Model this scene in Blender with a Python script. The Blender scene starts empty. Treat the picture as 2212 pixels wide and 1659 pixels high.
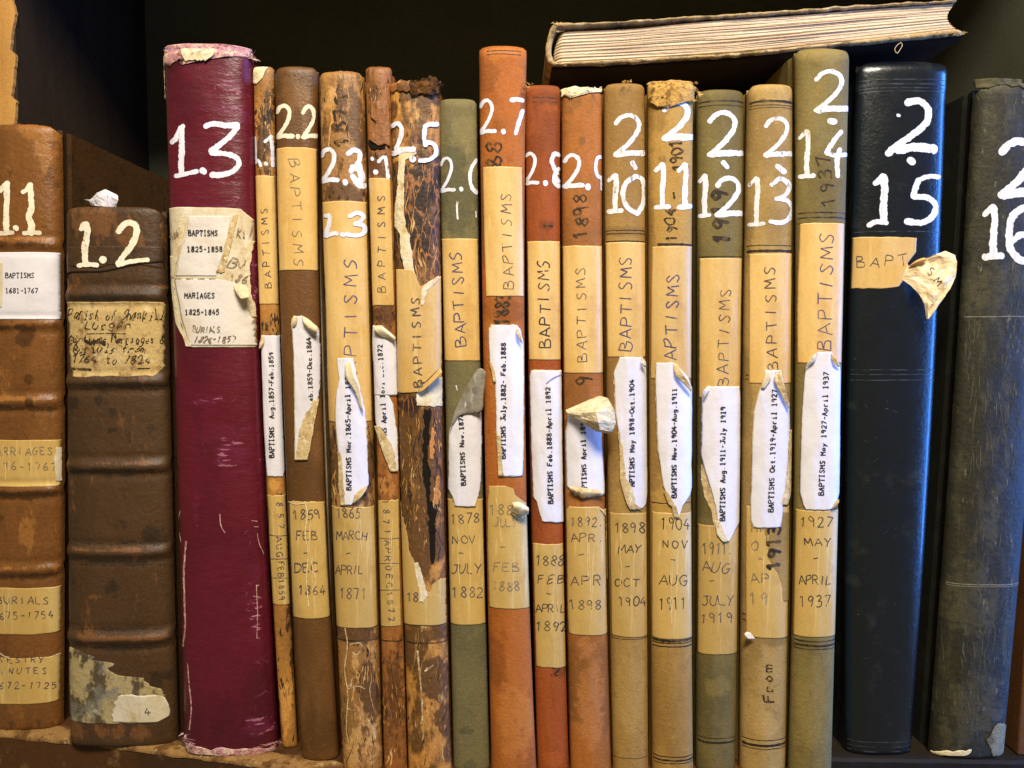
import bpy, math, random
import numpy as np
random.seed(7)
R_ = np.random.RandomState(11)
SC = bpy.context.scene
COL = SC.collection

# ------------------------------------------------------------------ camera
F = 1600.0            # focal length in units of a 2212 x 1659 frame
D = 0.352             # camera to the plane of the spines (m)
TILT = math.atan(89.5 / F)
Y_BASE = 1648.0       # row where a shelf-top point at Y = 0 shows
def _ray(px, py):
    px = np.asarray(px, float); py = np.asarray(py, float)
    a = px - 1106.0; b = 829.5 - py
    dy = F * math.cos(TILT) + b * math.sin(TILT)
    dz = -F * math.sin(TILT) + b * math.cos(TILT)
    return a, dy, dz
_a, _dy, _dz = _ray(1106, Y_BASE)
CAM_Z = float(-_dz / _dy * D)
cam = bpy.data.cameras.new('camera'); camo = bpy.data.objects.new('camera', cam); COL.objects.link(camo)
camo.location = (0, -D, CAM_Z); camo.rotation_euler = (math.pi / 2 - TILT, 0, 0)
cam.lens = F / 2212 * 36; cam.sensor_width = 36; cam.clip_start = 0.01; cam.clip_end = 50
SC.camera = camo
def P(px, py, Y=0.0):
    """point of the plane at depth Y seen at a place of the photograph"""
    a, dy, dz = _ray(px, py)
    t = (D + np.asarray(Y, float)) / dy
    return a * t, np.broadcast_to(Y, np.shape(a * t)) if np.ndim(a * t) else Y, CAM_Z + dz * t

# ------------------------------------------------------------------ world, lamps, exposure
w = bpy.data.worlds.new('World'); SC.world = w; w.use_nodes = True
bg = w.node_tree.nodes['Background']; bg.inputs[0].default_value = (1.0, 0.91, 0.60, 1); bg.inputs[1].default_value = 0.14
def area(name, loc, target, sx, sy, power, color):
    l = bpy.data.lights.new(name, 'AREA'); l.shape = 'RECTANGLE'; l.size = sx; l.size_y = sy; l.energy = power; l.color = color
    o = bpy.data.objects.new(name, l); COL.objects.link(o); o.location = loc
    from mathutils import Vector
    o.rotation_euler = (Vector(target) - Vector(loc)).to_track_quat('-Z', 'Y').to_euler()
    return o
area('ceiling_lamp', (0.08, -0.60, 0.93), (0.04, 0, 0.26), 0.42, 0.20, 16.4, (1.0, 0.925, 0.77))
area('window_light', (1.22, -0.19, 0.26), (0.2, 0, 0.18), 0.36, 0.9, 30.0, (0.06, 0.27, 1.0))
SC.view_settings.view_transform = 'Standard'; SC.view_settings.look = 'None'
SC.view_settings.exposure = 0.0; SC.view_settings.gamma = 1.0
SC.cycles.max_bounces = 6

# ------------------------------------------------------------------ helpers
def lin(r, g, b):
    f = lambda c: (c / 255) / 12.92 if c <= 10 else (((c / 255) + 0.055) / 1.055) ** 2.4
    return (f(r), f(g), f(b), 1)
def vnoise(x, y, seed=0):
    """smooth value noise, arrays in, -1..1 out"""
    x = np.asarray(x, float); y = np.asarray(y, float)
    xi = np.floor(x).astype(np.int64); yi = np.floor(y).astype(np.int64)
    fx = x - xi; fy = y - yi; fx = fx * fx * (3 - 2 * fx); fy = fy * fy * (3 - 2 * fy)
    def h(i, j):
        n = (i * 374761393 + j * 668265263 + seed * 1442695041) & 0x7fffffff
        n = ((n ^ (n >> 13)) * 1274126177) & 0x7fffffff
        return ((n ^ (n >> 16)) & 0xffff) / 32767.5 - 1
    return (h(xi, yi) * (1 - fx) + h(xi + 1, yi) * fx) * (1 - fy) + (h(xi, yi + 1) * (1 - fx) + h(xi + 1, yi + 1) * fx) * fy
def fbm(x, y, seed=0, o=4):
    s = 0; a = 1
    for k in range(o):
        s = s + a * vnoise(np.asarray(x) * 2 ** k, np.asarray(y) * 2 ** k, seed + k); a *= 0.5
    return s / 1.8
K = 0.34722
CR = {'L1': (0, 0), 'L2': (0, 518.4), 'L3': (0, 1083), 'M1': (518.4, 57.6), 'M2': (518.4, 576), 'M3': (518.4, 1083),
      'R1': (1008, 0), 'R2': (1008, 518.4), 'R3': (1008, 1083), 'Q1': (1555.3, 0), 'Q2': (1555.3, 518.4), 'Q3': (1555.3, 1083),
      'V': None}
def C(c, x, y):
    if c == 'V': return (x, y)
    o = CR[c]; return (o[0] + K * x, o[1] + K * y)
def grid_faces(nr, nc, off=0):
    i, j = np.meshgrid(np.arange(nr - 1), np.arange(nc - 1), indexing='ij')
    a = (i * nc + j + off).ravel()
    return np.stack([a, a + 1, a + nc + 1, a + nc], 1).tolist()
def mk(name, verts, faces, mat, parent=None, smooth=True, loc=None, attrs=None):
    verts = np.asarray(verts, float)
    if loc is None:
        loc = parent['_o'] if parent is not None else (0, 0, 0)
    me = bpy.data.meshes.new(name)
    me.from_pydata((verts - np.asarray(loc)).tolist(), [], faces); me.validate(); me.update()
    if smooth: me.polygons.foreach_set('use_smooth', [True] * len(me.polygons))
    if attrs:
        for k, v in attrs.items():
            at = me.attributes.new(k, 'FLOAT', 'POINT'); at.data.foreach_set('value', np.asarray(v, np.float32).ravel())
    me.materials.append(mat)
    o = bpy.data.objects.new(name, me); COL.objects.link(o)
    if parent is not None: o.parent = parent; 
    else: o.location = loc
    OR[o.name] = tuple(loc)
    return o
OR = {}
class Par(dict): pass
def tag(o, label, cat, group=None, kind=None):
    if label: o['label'] = label
    if cat: o['category'] = cat
    if group: o['group'] = group
    if kind: o['kind'] = kind
    return o
def child(name, verts, faces, mat, parent, smooth=True, attrs=None):
    """mesh in world coordinates linked under a part or thing whose origin is known"""
    loc = OR[parent.name]
    me_o = mk(name, verts, faces, mat, None, smooth, loc, attrs)
    me_o.location = (0, 0, 0); me_o.parent = parent
    OR[me_o.name] = loc
    return me_o
def box(x0, x1, y0, y1, z0, z1):
    v = [(x, y, z) for x in (x0, x1) for y in (y0, y1) for z in (z0, z1)]
    f = [(0, 1, 3, 2), (4, 6, 7, 5), (0, 4, 5, 1), (2, 3, 7, 6), (0, 2, 6, 4), (1, 5, 7, 3)]
    return v, f
def bevel(o, w=0.0006, s=2):
    m = o.modifiers.new('bevel', 'BEVEL'); m.width = w; m.segments = s; m.limit_method = 'ANGLE'
    return o

# ------------------------------------------------------------------ materials
def surface(name, base, layers=(), rough=0.6, spec=0.4, bump=0.15, bscale=900, bdist=0.0002, grain=0.25, gscale=700, coat=0.0, var=0.0, holes=None, bstretch=(1, 1, 1), rvar=0.1, sheen=0.0):
    m = bpy.data.materials.new(name); m.use_nodes = True
    nt = m.node_tree; N = nt.nodes; L = nt.links
    b = N['Principled BSDF']; tc = N.new('ShaderNodeTexCoord')
    oi = N.new('ShaderNodeObjectInfo')
    def coords(st, off):
        mp = N.new('ShaderNodeMapping'); L.new(tc.outputs['Object'], mp.inputs[0])
        mp.inputs['Scale'].default_value = st
        ad = N.new('ShaderNodeVectorMath'); ad.operation = 'ADD'; L.new(mp.outputs[0], ad.inputs[0]); ad.inputs[1].default_value = (off, off * 1.7, off * .3)
        return ad.outputs[0]
    def noise(st, sc, det, off, rg=.6, dist=0):
        n = N.new('ShaderNodeTexNoise'); n.inputs['Scale'].default_value = sc; n.inputs['Detail'].default_value = det; n.inputs['Roughness'].default_value = rg
        n.inputs['Distortion'].default_value = dist
        L.new(coords(st, off), n.inputs['Vector']); return n.outputs['Fac']
    col = None
    def mix(a, bcol, fac, mode='MIX'):
        x = N.new('ShaderNodeMix'); x.data_type = 'RGBA'; x.blend_type = mode
        L.new(fac, x.inputs[0]) if not isinstance(fac, float) else setattr(x.inputs[0], 'default_value', fac)
        if isinstance(a, tuple): x.inputs[6].default_value = a
        else: L.new(a, x.inputs[6])
        if isinstance(bcol, tuple): x.inputs[7].default_value = bcol
        else: L.new(bcol, x.inputs[7])
        return x.outputs[2]
    col = base
    seed = (sum(ord(c) * (i + 3) for i, c in enumerate(name)) % 97) * .37
    for i, ly in enumerate(layers):
        st = ly.get('st', (1, 1, 1)); sc = ly.get('sc', 80)
        if ly.get('vor'):
            n = N.new('ShaderNodeTexVoronoi'); n.feature = 'DISTANCE_TO_EDGE'; n.inputs['Scale'].default_value = sc
            dn = N.new('ShaderNodeTexNoise'); dn.inputs['Scale'].default_value = sc * 1.3; dn.inputs['Detail'].default_value = 3
            co = coords(st, seed + i); L.new(co, dn.inputs['Vector'])
            va = N.new('ShaderNodeVectorMath'); va.operation = 'MULTIPLY_ADD'; L.new(dn.outputs['Color'], va.inputs[0]); va.inputs[1].default_value = (ly.get('w', .012),) * 3; L.new(co, va.inputs[2])
            L.new(va.outputs[0], n.inputs['Vector']); v = n.outputs['Distance']
        else:
            v = noise(st, sc, ly.get('det', 5), seed + i * 3.1, ly.get('rg', .62), ly.get('dist', 0))
        if ly.get('attr'):
            at = N.new('ShaderNodeAttribute'); at.attribute_name = ly['attr']
            ma = N.new('ShaderNodeMath'); ma.operation = 'MULTIPLY_ADD'
            L.new(at.outputs['Fac'], ma.inputs[0]); ma.inputs[1].default_value = ly.get('gain', .6); L.new(v, ma.inputs[2]); v = ma.outputs[0]
        mr = N.new('ShaderNodeMapRange'); mr.interpolation_type = 'SMOOTHSTEP'
        mr.inputs['From Min'].default_value = ly.get('lo', .5); mr.inputs['From Max'].default_value = ly.get('hi', .6)
        mr.inputs['To Min'].default_value = 0; mr.inputs['To Max'].default_value = ly.get('amt', 1)
        if ly.get('inv'): mr.inputs['To Min'].default_value = ly.get('amt', 1); mr.inputs['To Max'].default_value = 0
        L.new(v, mr.inputs['Value']); fac = mr.outputs[0]
        if ly.get('only'):
            at = N.new('ShaderNodeAttribute'); at.attribute_name = ly['only']
            mm = N.new('ShaderNodeMath'); mm.operation = 'MULTIPLY'; L.new(at.outputs['Fac'], mm.inputs[0]); L.new(fac, mm.inputs[1]); fac = mm.outputs[0]
        col = mix(col, ly['c'], fac)
    # fine grain
    g = noise((1, 1, 1), gscale, 4, seed + 40, .7)
    mr = N.new('ShaderNodeMapRange'); mr.inputs['From Min'].default_value = .3; mr.inputs['From Max'].default_value = .7
    mr.inputs['To Min'].default_value = 1 - grain; mr.inputs['To Max'].default_value = 1 + grain
    L.new(g, mr.inputs['Value'])
    if var:
        vr = N.new('ShaderNodeMapRange'); vr.inputs['To Min'].default_value = 1 - var; vr.inputs['To Max'].default_value = 1 + var * .6
        L.new(oi.outputs['Random'], vr.inputs['Value']); mu = N.new('ShaderNodeMath'); mu.operation = 'MULTIPLY'; L.new(mr.outputs[0], mu.inputs[0]); L.new(vr.outputs[0], mu.inputs[1]); mr = mu
    cc = N.new('ShaderNodeCombineXYZ')
    for k in range(3): L.new(mr.outputs[0], cc.inputs[k])
    vm = N.new('ShaderNodeVectorMath'); vm.operation = 'MULTIPLY'
    if isinstance(col, tuple): vm.inputs[0].default_value = col[:3]
    else: L.new(col, vm.inputs[0])
    L.new(cc.outputs[0], vm.inputs[1])
    L.new(vm.outputs[0], b.inputs['Base Color'])
    b.inputs['Specular IOR Level'].default_value = spec
    if holes:
        hn = noise(holes[2], holes[0], 5, seed + 17, .7); hm = N.new('ShaderNodeMapRange'); hm.inputs['From Min'].default_value = holes[1]; hm.inputs['From Max'].default_value = holes[1] + .035
        hm.inputs['To Min'].default_value = 1; hm.inputs['To Max'].default_value = holes[3]; L.new(hn, hm.inputs['Value']); L.new(hm.outputs[0], b.inputs['Alpha'])
    if coat: b.inputs['Coat Weight'].default_value = coat; b.inputs['Coat Roughness'].default_value = .14
    if sheen: b.inputs['Sheen Weight'].default_value = sheen; b.inputs['Sheen Roughness'].default_value = .4
    r = noise(bstretch, bscale * .25, 4, seed + 60)
    mr = N.new('ShaderNodeMapRange'); mr.inputs['To Min'].default_value = max(.05, rough - rvar * 1.5); mr.inputs['To Max'].default_value = min(1, rough + rvar * 1.5)
    L.new(r, mr.inputs['Value']); L.new(mr.outputs[0], b.inputs['Roughness'])
    bn = noise(bstretch, bscale, 5, seed + 80, .65)
    bp = N.new('ShaderNodeBump'); bp.inputs['Strength'].default_value = bump; bp.inputs['Distance'].default_value = bdist * 5
    L.new(bn, bp.inputs['Height']); L.new(bp.outputs[0], b.inputs['Normal'])
    return m

# ------------------------------------------------------------------ stroke letters
G = {
'A': "0,0 .42,1 .85,0|.17,.36 .68,.36", 'B': "0,0 .04,1|~.04,1 .5,.97 .56,.72 .08,.53|~.08,.53 .68,.46 .66,.06 0,0",
'C': "~.72,.85 .42,1 .05,.62 .12,.14 .45,0 .75,.15", 'D': "0,0 .05,1|~.05,1 .6,.85 .72,.45 .45,.05 0,0",
'E': "~.66,.98 .05,.98 .02,.5 0,.02 .66,.02|.03,.52 .5,.54", 'F': "0,0 .06,.98 .68,1|.04,.53 .5,.55",
'G': "~.72,.86 .4,1 .05,.55 .15,.08 .5,0 .72,.3 .7,.42|.42,.42 .8,.42", 'H': "0,0 .04,1|.66,0 .7,1|.03,.5 .68,.52",
'I': "0.3,0 .36,1", 'J': "~.6,1 .56,.25 .35,0 .05,.15|.25,1 .9,1", 'K': "0,0 .04,1|.65,1 .05,.45 .7,0", 'L': "0.04,1 0,0.02 .62,.03",
'M': "0,0 .1,1 .42,.35 .75,1 .86,0", 'N': "0,0 .06,1 .62,0 .7,1", 'O': "~.4,1 .05,.75 .03,.3 .35,0 .7,.25 .72,.7 .4,1",
'P': "0,0 .05,1|~.05,1 .6,.97 .66,.62 .06,.45", 'R': "0,0 .05,1|~.05,1 .58,.97 .6,.6 .06,.48|.3,.48 .7,0",
'S': "~.66,.88 .38,1 .08,.8 .35,.52 .62,.28 .4,0 .02,.1", 'T': ".4,0 .42,.98|0,.98 .82,1", 'U': "~.02,1 .02,.3 .3,0 .62,.25 .68,1",
'V': "0,1 .35,0 .72,1", 'Y': "0,1 .36,.5 .72,1|.36,.5 .2,0", 'W': "0,1 .2,0 .45,.7 .65,0 .9,1",
'0': "~.35,1 .04,.75 .04,.25 .33,0 .62,.25 .64,.75 .35,1", '1': "0.1,.78 .34,1 .3,0", '2': "~.04,.78 .3,1 .6,.78 .4,.4 0,.02|0,.02 .66,.03",
'3': "~.06,.9 .35,1 .58,.76 .25,.53|~.25,.53 .64,.4 .5,.04 .03,.06", '4': ".4,1 .02,.35 .7,.35|.5,.62 .44,0", '5': "~.1,.55 .4,.62 .62,.35 .4,.02 .03,.06|.1,.55 .14,.98 .6,1",
'6': "~.55,1 .15,.6 .04,.2 .33,0 .6,.22 .4,.48 .08,.32", '7': "0,.96 .62,1 .2,0", '8': "~.35,1 .08,.78 .35,.53 .63,.25 .35,0 .05,.25 .35,.53 .6,.8 .35,1",
'9': "~.58,.75 .3,1 .05,.75 .28,.5 .58,.75|.58,.78 .45,0", '.': "~.2,0 .28,.04 .2,.1", '-': ".1,.45 .6,.47", '|': "0,.5 1,.5", '&': "~.7,.1 .2,.75 .4,1 .5,.75 .05,.25 .3,0 .75,.4", ' ': "",
'a': "~.5,.5 .2,.55 .03,.25 .25,0 .5,.3|.52,.55 .52,.05 .62,0", 'b': "0.04,1 .04,0|~.04,.4 .3,.56 .55,.28 .3,0 .04,.12", 'c': "~.5,.45 .25,.55 .03,.28 .25,0 .52,.1",
'd': "~.5,.45 .22,.55 .03,.25 .25,0 .5,.15|.52,1 .52,0", 'e': "~.06,.3 .5,.33 .3,.57 .04,.3 .25,0 .52,.12", 'f': "~.55,.95 .35,1 .25,.7 .25,0|.05,.55 .5,.57",
'g': "~.5,.45 .22,.56 .03,.28 .25,.02 .5,.2|~.52,.55 .52,-.2 .25,-.35 .03,-.22", 'h': ".04,1 .04,0|~.04,.4 .3,.56 .52,.4 .52,0", 'i': ".1,.55 .3,.55 .3,0|.08,0 .52,0|.28,.8 .32,.86",
'j': ".3,.55 .2,-.3", 'k': ".04,1 .04,0|.5,.55 .06,.25 .55,0", 'l': ".1,1 .3,1 .3,0|.06,0 .54,0", 'm': ".02,.55 .02,0|~.02,.4 .16,.56 .3,.4 .3,0|~.3,.4 .46,.56 .6,.4 .6,0", 'n': ".04,.55 .04,0|~.04,.4 .3,.56 .52,.4 .52,0",
'o': "~.28,.56 .03,.28 .28,0 .54,.28 .28,.56", 'p': ".04,.55 .04,-.35|~.04,.42 .3,.56 .55,.28 .3,0 .04,.12", 'r': ".06,.55 .06,0|~.06,.35 .25,.55 .5,.5|-.02,0 .25,0", 's': "~.48,.48 .25,.57 .08,.42 .48,.18 .28,0 .04,.08",
't': "~.25,.85 .25,.12 .4,0 .55,.08|.03,.55 .5,.55", 'u': "~.04,.55 .05,.1 .28,0 .5,.15|.52,.55 .52,0", 'v': "0,.55 .27,0 .54,.55", 'w': "0,.55 .15,0 .3,.5 .45,0 .6,.55", 'y': "0,.55 .28,.02|.56,.55 .1,-.35 0,-.33", '~': "~0,.3 .1,.5 .2,.1 .35,.5 .45,.1 .6,.5 .7,.2",
}
TY = {'A': "0,0 .3,1 .6,0|.12,.36 .48,.36|-.08,0 .14,0|.46,0 .68,0", 'B': "0,0 0,1|~0,1 .45,.98 .5,.72 0,.53|~0,.53 .56,.45 .55,.04 0,0", 'P': "0,0 0,1|~0,1 .5,.97 .54,.6 0,.46|-.06,0 .2,0",
'T': ".3,0 .3,1|0,.82 0,1 .6,1 .6,.82|.15,0 .45,0", 'I': ".3,0 .3,1|.08,0 .52,0|.08,1 .52,1", 'S': "~.54,.85 .3,1 .05,.78 .3,.52 .56,.25 .3,0 .04,.15|.54,.85 .54,1|.04,.15 .04,0", 'M': "0,0 0,1 .3,.35 .6,1 .6,0|-.08,0 .12,0|.48,0 .68,0",
'R': "0,0 0,1|~0,1 .5,.97 .52,.6 0,.5|.25,.5 .58,0", 'G': "~.54,.82 .28,1 .03,.5 .28,0 .54,.2 .54,.42|.32,.42 .6,.42", 'E': ".52,.8 .52,1 0,1 0,0 .55,0 .55,.2|0,.52 .36,.52", '1': ".08,.8 .3,1 .3,0|.08,0 .52,0"}
def catmull(p, n=5):
    p = np.asarray(p, float)
    if len(p) < 3: return p
    q = np.vstack([2 * p[0] - p[1], p, 2 * p[-1] - p[-2]]); out = []
    for i in range(1, len(q) - 2):
        for t in np.arange(n) / n:
            out.append(.5 * ((2 * q[i]) + (-q[i - 1] + q[i + 1]) * t + (2 * q[i - 1] - 5 * q[i] + 4 * q[i + 1] - q[i + 2]) * t * t + (-q[i - 1] + 3 * q[i] - 3 * q[i + 1] + q[i + 2]) * t ** 3))
    out.append(q[-2]); return np.array(out)
def glyph(ch, typed=False):
    s = (TY.get(ch) if typed else None) or G.get(ch, '')
    out = []
    for st in s.split('|'):
        if not st: continue
        sm = st[0] == '~'; st = st.lstrip('~')
        p = [tuple(float(c) for c in q.split(',')) for q in st.split()]
        out.append(catmull(p) if sm else np.array(p))
    return out
def resample(p, step):
    p = np.asarray(p, float); d = np.hypot(*np.diff(p, axis=0).T); s = np.concatenate([[0], np.cumsum(d)])
    n = max(3, int(s[-1] / step) + 1); t = np.linspace(0, s[-1], n)
    return np.stack([np.interp(t, s, p[:, 0]), np.interp(t, s, p[:, 1])], 1)

class Acc:
    def __init__(s): s.v = []; s.f = []; s.n = 0
    def add(s, v, f):
        v = np.asarray(v).reshape(-1, 3); s.v.append(v); s.f += [tuple(i + s.n for i in q) for q in f]; s.n += len(v)
    def verts(s): return np.vstack(s.v)

# ------------------------------------------------------------------ book
class Book:
    def __init__(s, edges, y_bot=None, Y0=None, Rk=0.26, p=2.3, bands=(), head=0.0035, rag=0.0, seed=1, wob=0.0004, depth=0.20, tail=0.002, topadd=0):
        if Y0 is None:
            h = 740.0; Y0 = D * ((Y_BASE - h) / (y_bot - h) - 1)
        s.Y0 = Y0; s.seed = seed; s.p = p; s.bands = []; s.head = head; s.rag = rag; s.wob = wob; s.depth = depth; s.tail = tail
        cx = (edges[1][1] + edges[1][2]) / 2
        W0 = (edges[1][2] - edges[1][1]) * (D + Y0) / F
        s.R = Rk * W0; s.W = W0
        fl = .45 if cx < 1106 else 1.0; fr = 1.0 if cx < 1106 else .45
        fl, fr = (fl + .55) / 2 if fl < 1 else 1, (fr + .55) / 2 if fr < 1 else 1
        zs = []; ls = []; rs = []
        for (y, l, r) in edges:
            z = float(P((l + r) / 2, y, Y0)[2]); zs.append(z)
            ls.append(float(P(l, y, Y0 + s.R * fl)[0])); rs.append(float(P(r, y, Y0 + s.R * fr)[0]))
        s.cl = np.polyfit(zs, ls, 2); s.cr = np.polyfit(zs, rs, 2)
        s.top = zs[0] + topadd; s.bot = 0.0
        for (y, hgt, wd) in bands:
            s.bands.append((float(P(cx, y, Y0)[2]), hgt, wd))
        s.loc = (float((np.polyval(s.cl, 0) + np.polyval(s.cr, 0)) / 2), Y0, 0.0)
        s.k = 0
    def g(s, u): 
        a = np.clip(np.abs(u), 0, 1)
        return s.R * (1 - (1 - a ** s.p) ** (1 / s.p))
    def surf(s, u, b, lift=0.0):
        u = np.asarray(u, float); b = np.asarray(b, float)
        xl = np.polyval(s.cl, b); xr = np.polyval(s.cr, b); hw = (xr - xl) / 2; xc = (xl + xr) / 2
        uc = np.clip(u, -1, 1)
        x = xc + uc * hw; e = .004
        gy = s.g(uc); d = (s.g(np.clip(uc + e, -1, 1)) - s.g(np.clip(uc - e, -1, 1))) / (np.maximum(1e-9, (np.clip(uc + e, -1, 1) - np.clip(uc - e, -1, 1)) * hw))
        d = np.clip(d, -4, 4); ln = np.sqrt(1 + d * d)
        wv = s.wob * fbm(u * 2.2 + 5, b * 60, s.seed, 3) * (1 - uc ** 4)
        y = s.Y0 + gy + wv
        if s.head > 0:
            t = np.clip((b - (s.top - s.head)) / s.head, 0, .97); y = y + s.head * .9 * (1 - np.sqrt(1 - t * t))
        if s.tail > 0:
            t = np.clip((s.tail - b) / s.tail, 0, .97); y = y + s.tail * .8 * (1 - np.sqrt(1 - t * t))
        for (z0, hg, wd) in s.bands: 
            y = y - hg * np.exp(-((b - z0) / wd) ** 2) + hg * .3 * np.exp(-((b - z0 - 2.0 * wd) / wd * 1.3) ** 2) + hg * .3 * np.exp(-((b - z0 + 2.0 * wd) / wd * 1.3) ** 2)
        return np.stack([x + lift * d / ln, y - lift / ln, b + 0 * x], -1)
    def inv(s, px, py):
        px = np.asarray(px, float); py = np.asarray(py, float)
        Y = np.full(px.shape, s.Y0)
        for _ in range(8):
            x, _y, z = P(px, py, Y)
            xl = np.polyval(s.cl, z); xr = np.polyval(s.cr, z)
            u = np.clip((x - (xl + xr) / 2) / ((xr - xl) / 2), -.985, .985)
            Y = .5 * Y + .5 * (s.Y0 + s.g(u))
        return u, z
    def build(s, label, spine_mat, cover_mat, group='registers standing in a row on the shelf', paint=None, page_mat=None, category='book', ragfn=None, backtop=0.0):
        e = bpy.data.objects.new('register_book', None); COL.objects.link(e); e.location = s.loc; e.empty_display_size = .02
        OR[e.name] = s.loc; s.root = e
        tag(e, label, category, group)
        nu = 44; th = np.linspace(-math.pi / 2, math.pi / 2, nu); u = np.sin(th) 
        nv = int((s.top - s.bot) / .0011)
        v = np.linspace(0, 1, nv)
        v = np.concatenate([[0, .0008, .0018, .003], v[2:-3], [.9945, .9965, .998, .9992, 1]])
        nv = len(v)
        tops = s.top + (s.rag * fbm(u * 5 + 3, u * 0 + 1.5, s.seed + 5, 4) if s.rag else 0 * u)
        tops = tops - min(.0045, .16 * s.W) * np.abs(u) ** 9
        if ragfn is not None: tops = tops + ragfn(u)
        U, V = np.meshgrid(u, v); B = s.bot + V * (tops[None, :] - s.bot)
        pts = s.surf(U, B)
        # inner shell gives the spine a thickness
        inn = pts.copy(); inn[..., 1] += .0013; 
        n = nu * nv
        F_ = grid_faces(nv, nu) + [tuple(reversed(q)) for q in grid_faces(nv, nu, n)]
        for j in range(nu - 1):
            a = (nv - 1) * nu + j; F_.append((a, a + 1, a + 1 + n, a + n)); F_.append((j + 1, j, j + n, j + 1 + n))
        for i in range(nv - 1):
            a = i * nu; F_.append((a, a + nu, a + nu + n, a + n)); a += nu - 1; F_.append((a + nu, a, a + n, a + nu + n))
        at = None
        if paint:
            at = {}
            # masks drawn by hand: ellipses given in photograph rows and columns
            for key, blobs in paint.items():
                m = np.zeros(U.shape)
                for (c, x, y, rx, ry, st) in blobs:
                    q = C(c, x, y); uu, bb = s.inv(q[0], q[1])
                    sc = K if c != 'V' else 1
                    ru = rx * sc * (D / F) / (s.W / 2); rb = ry * sc * D / F
                    dd = ((U - float(uu)) / ru) ** 2 + ((B - float(bb)) / rb) ** 2
                    nz_ = fbm(U * 3.5 + x * .01, B * 420 + y * .01, s.seed + 21, 5)
                    m = m + st * np.clip((1.25 - np.sqrt(dd)) * 1.1 + .55 * nz_ * (dd < 4), 0, 1)
                mm = np.clip(m, -1, 1); at[key] = np.concatenate([mm.ravel(), mm.ravel()])
        s.spine = child('spine', np.vstack([pts.reshape(-1, 3), inn.reshape(-1, 3)]), F_, spine_mat, e, attrs=at)
        # cover boards
        for side in (-1, 1):
            bt = s.top - .0012 + backtop; nz = 14
            z = np.linspace(.0003, bt, nz)
            xo = np.polyval(s.cr if side > 0 else s.cl, z)
            th_ = min(.0026, s.W * .16)
            xo = xo - side * .0002
            y0 = s.Y0 + s.R * .92 + .0012; ys = [y0, y0 + .003, y0 + .0055, y0 + .008, y0 + .02, s.Y0 + s.depth]
            off = [0, .0006, .0011, 0.0001, 0, 0]
            V_ = []
            for k, yy in enumerate(ys):
                V_ += [(xo[i] - side * off[k], yy, z[i]) for i in range(nz)]
            no = len(V_)
            V_ += [(xo[i] - side * th_, yy, z[i]) for yy in ys for i in range(nz)]
            ff = grid_faces(len(ys), nz) + [tuple(reversed(q)) for q in grid_faces(len(ys), nz, no)]
            for i in range(nz - 1):
                ff.append((i, i + 1, i + 1 + no, i + no)); a = (len(ys) - 1) * nz + i; ff.append((a, a + 1, a + 1 + no, a + no))
            for k in range(len(ys) - 1):
                a = k * nz; ff.append((a, a + nz, a + nz + no, a + no)); a += nz - 1; ff.append((a, a + nz, a + nz + no, a + no))
            if side < 0: ff = [tuple(reversed(q)) for q in ff]
            child('cover', V_, ff, cover_mat, e, smooth=False)
        # page block between the boards
        z0, z1 = .003, s.top - .006
        V_ = []
        th_ = min(.0026, s.W * .16) + .0003
        for z in (z0, z1):
            for yy in (s.Y0 + s.R + .0045, s.Y0 + s.depth - .006):
                V_ += [(np.polyval(s.cl, z) + th_, yy, z), (np.polyval(s.cr, z) - th_, yy, z)]
        child('page_block', V_, [(0, 1, 3, 2), (4, 6, 7, 5), (0, 4, 5, 1), (1, 5, 7, 3), (3, 7, 6, 2), (2, 6, 4, 0)], page_mat or M['pages'], e, smooth=False)
        return s
    # a sheet of paper or tape lying on the spine; rows = (crop, y, x_left, x_right[, lift_l, lift_r])
    def strip(s, name, rows, mat, lift=.00016, tear=(0, 0), tb=(0, 0), th=.00012, parent=None, label=None, nc=22, seed=0, step=2.2, wr=0.0):
        pts = []
        for r in rows:
            a = C(r[0], r[2], r[1]); b = C(r[0], r[3], r[1])
            ul, zl = s.inv(*a); ur, zr = s.inv(*b)
            pts.append((float(ul), float(zl), float(ur), float(zr), r[4] * .001 if len(r) > 4 else 0, r[5] * .001 if len(r) > 5 else 0))
        pts = np.array(pts); yv = np.array([C(r[0], 0, r[1])[1] for r in rows])
        n = max(4, int((yv[-1] - yv[0]) / step)); t = np.linspace(yv[0], yv[-1], n)
        I = [np.interp(t, yv, pts[:, k]) for k in range(6)]
        px2u = D / F / (s.W / 2)
        sd = s.seed * 31 + seed * 7 + int(yv[0])
        nl = fbm(t * .11, t * 0 + 3.3, sd, 4) * tear[0] * px2u; nr = fbm(t * .11, t * 0 + 9.1, sd + 3, 4) * tear[1] * px2u
        ul = np.clip(I[0] + nl, -.985, .985); ur = np.clip(I[2] + nr, -.985, .985)
        f = (1 - np.cos(np.linspace(0, math.pi, nc))) / 2; f = .5 * f + .5 * np.linspace(0, 1, nc)
        U = ul[:, None] * (1 - f) + ur[:, None] * f; Z = I[1][:, None] * (1 - f) + I[3][:, None] * f
        # torn top and bottom ends
        px = D / F
        wt = np.exp(-np.arange(n) / 3.0)[:, None]; wb = wt[::-1]
        if tb[0]: Z = Z + wt * tb[0] * px * fbm(f * 6, f * 0 + 2, sd + 11, 4)[None, :]
        if tb[1]: Z = Z + wb * tb[1] * px * fbm(f * 6, f * 0 + 7, sd + 13, 4)[None, :]
        LF = lift + I[4][:, None] * (1 - f) ** 3 + I[5][:, None] * f ** 3
        if wr: LF = LF + wr * .001 * np.clip(fbm(U * 4 + 9, Z * 90, sd, 3), 0, 1)
        top = s.surf(U, Z, LF); low = s.surf(U, Z, np.maximum(LF - th, .00003))
        nn = n * nc
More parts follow.
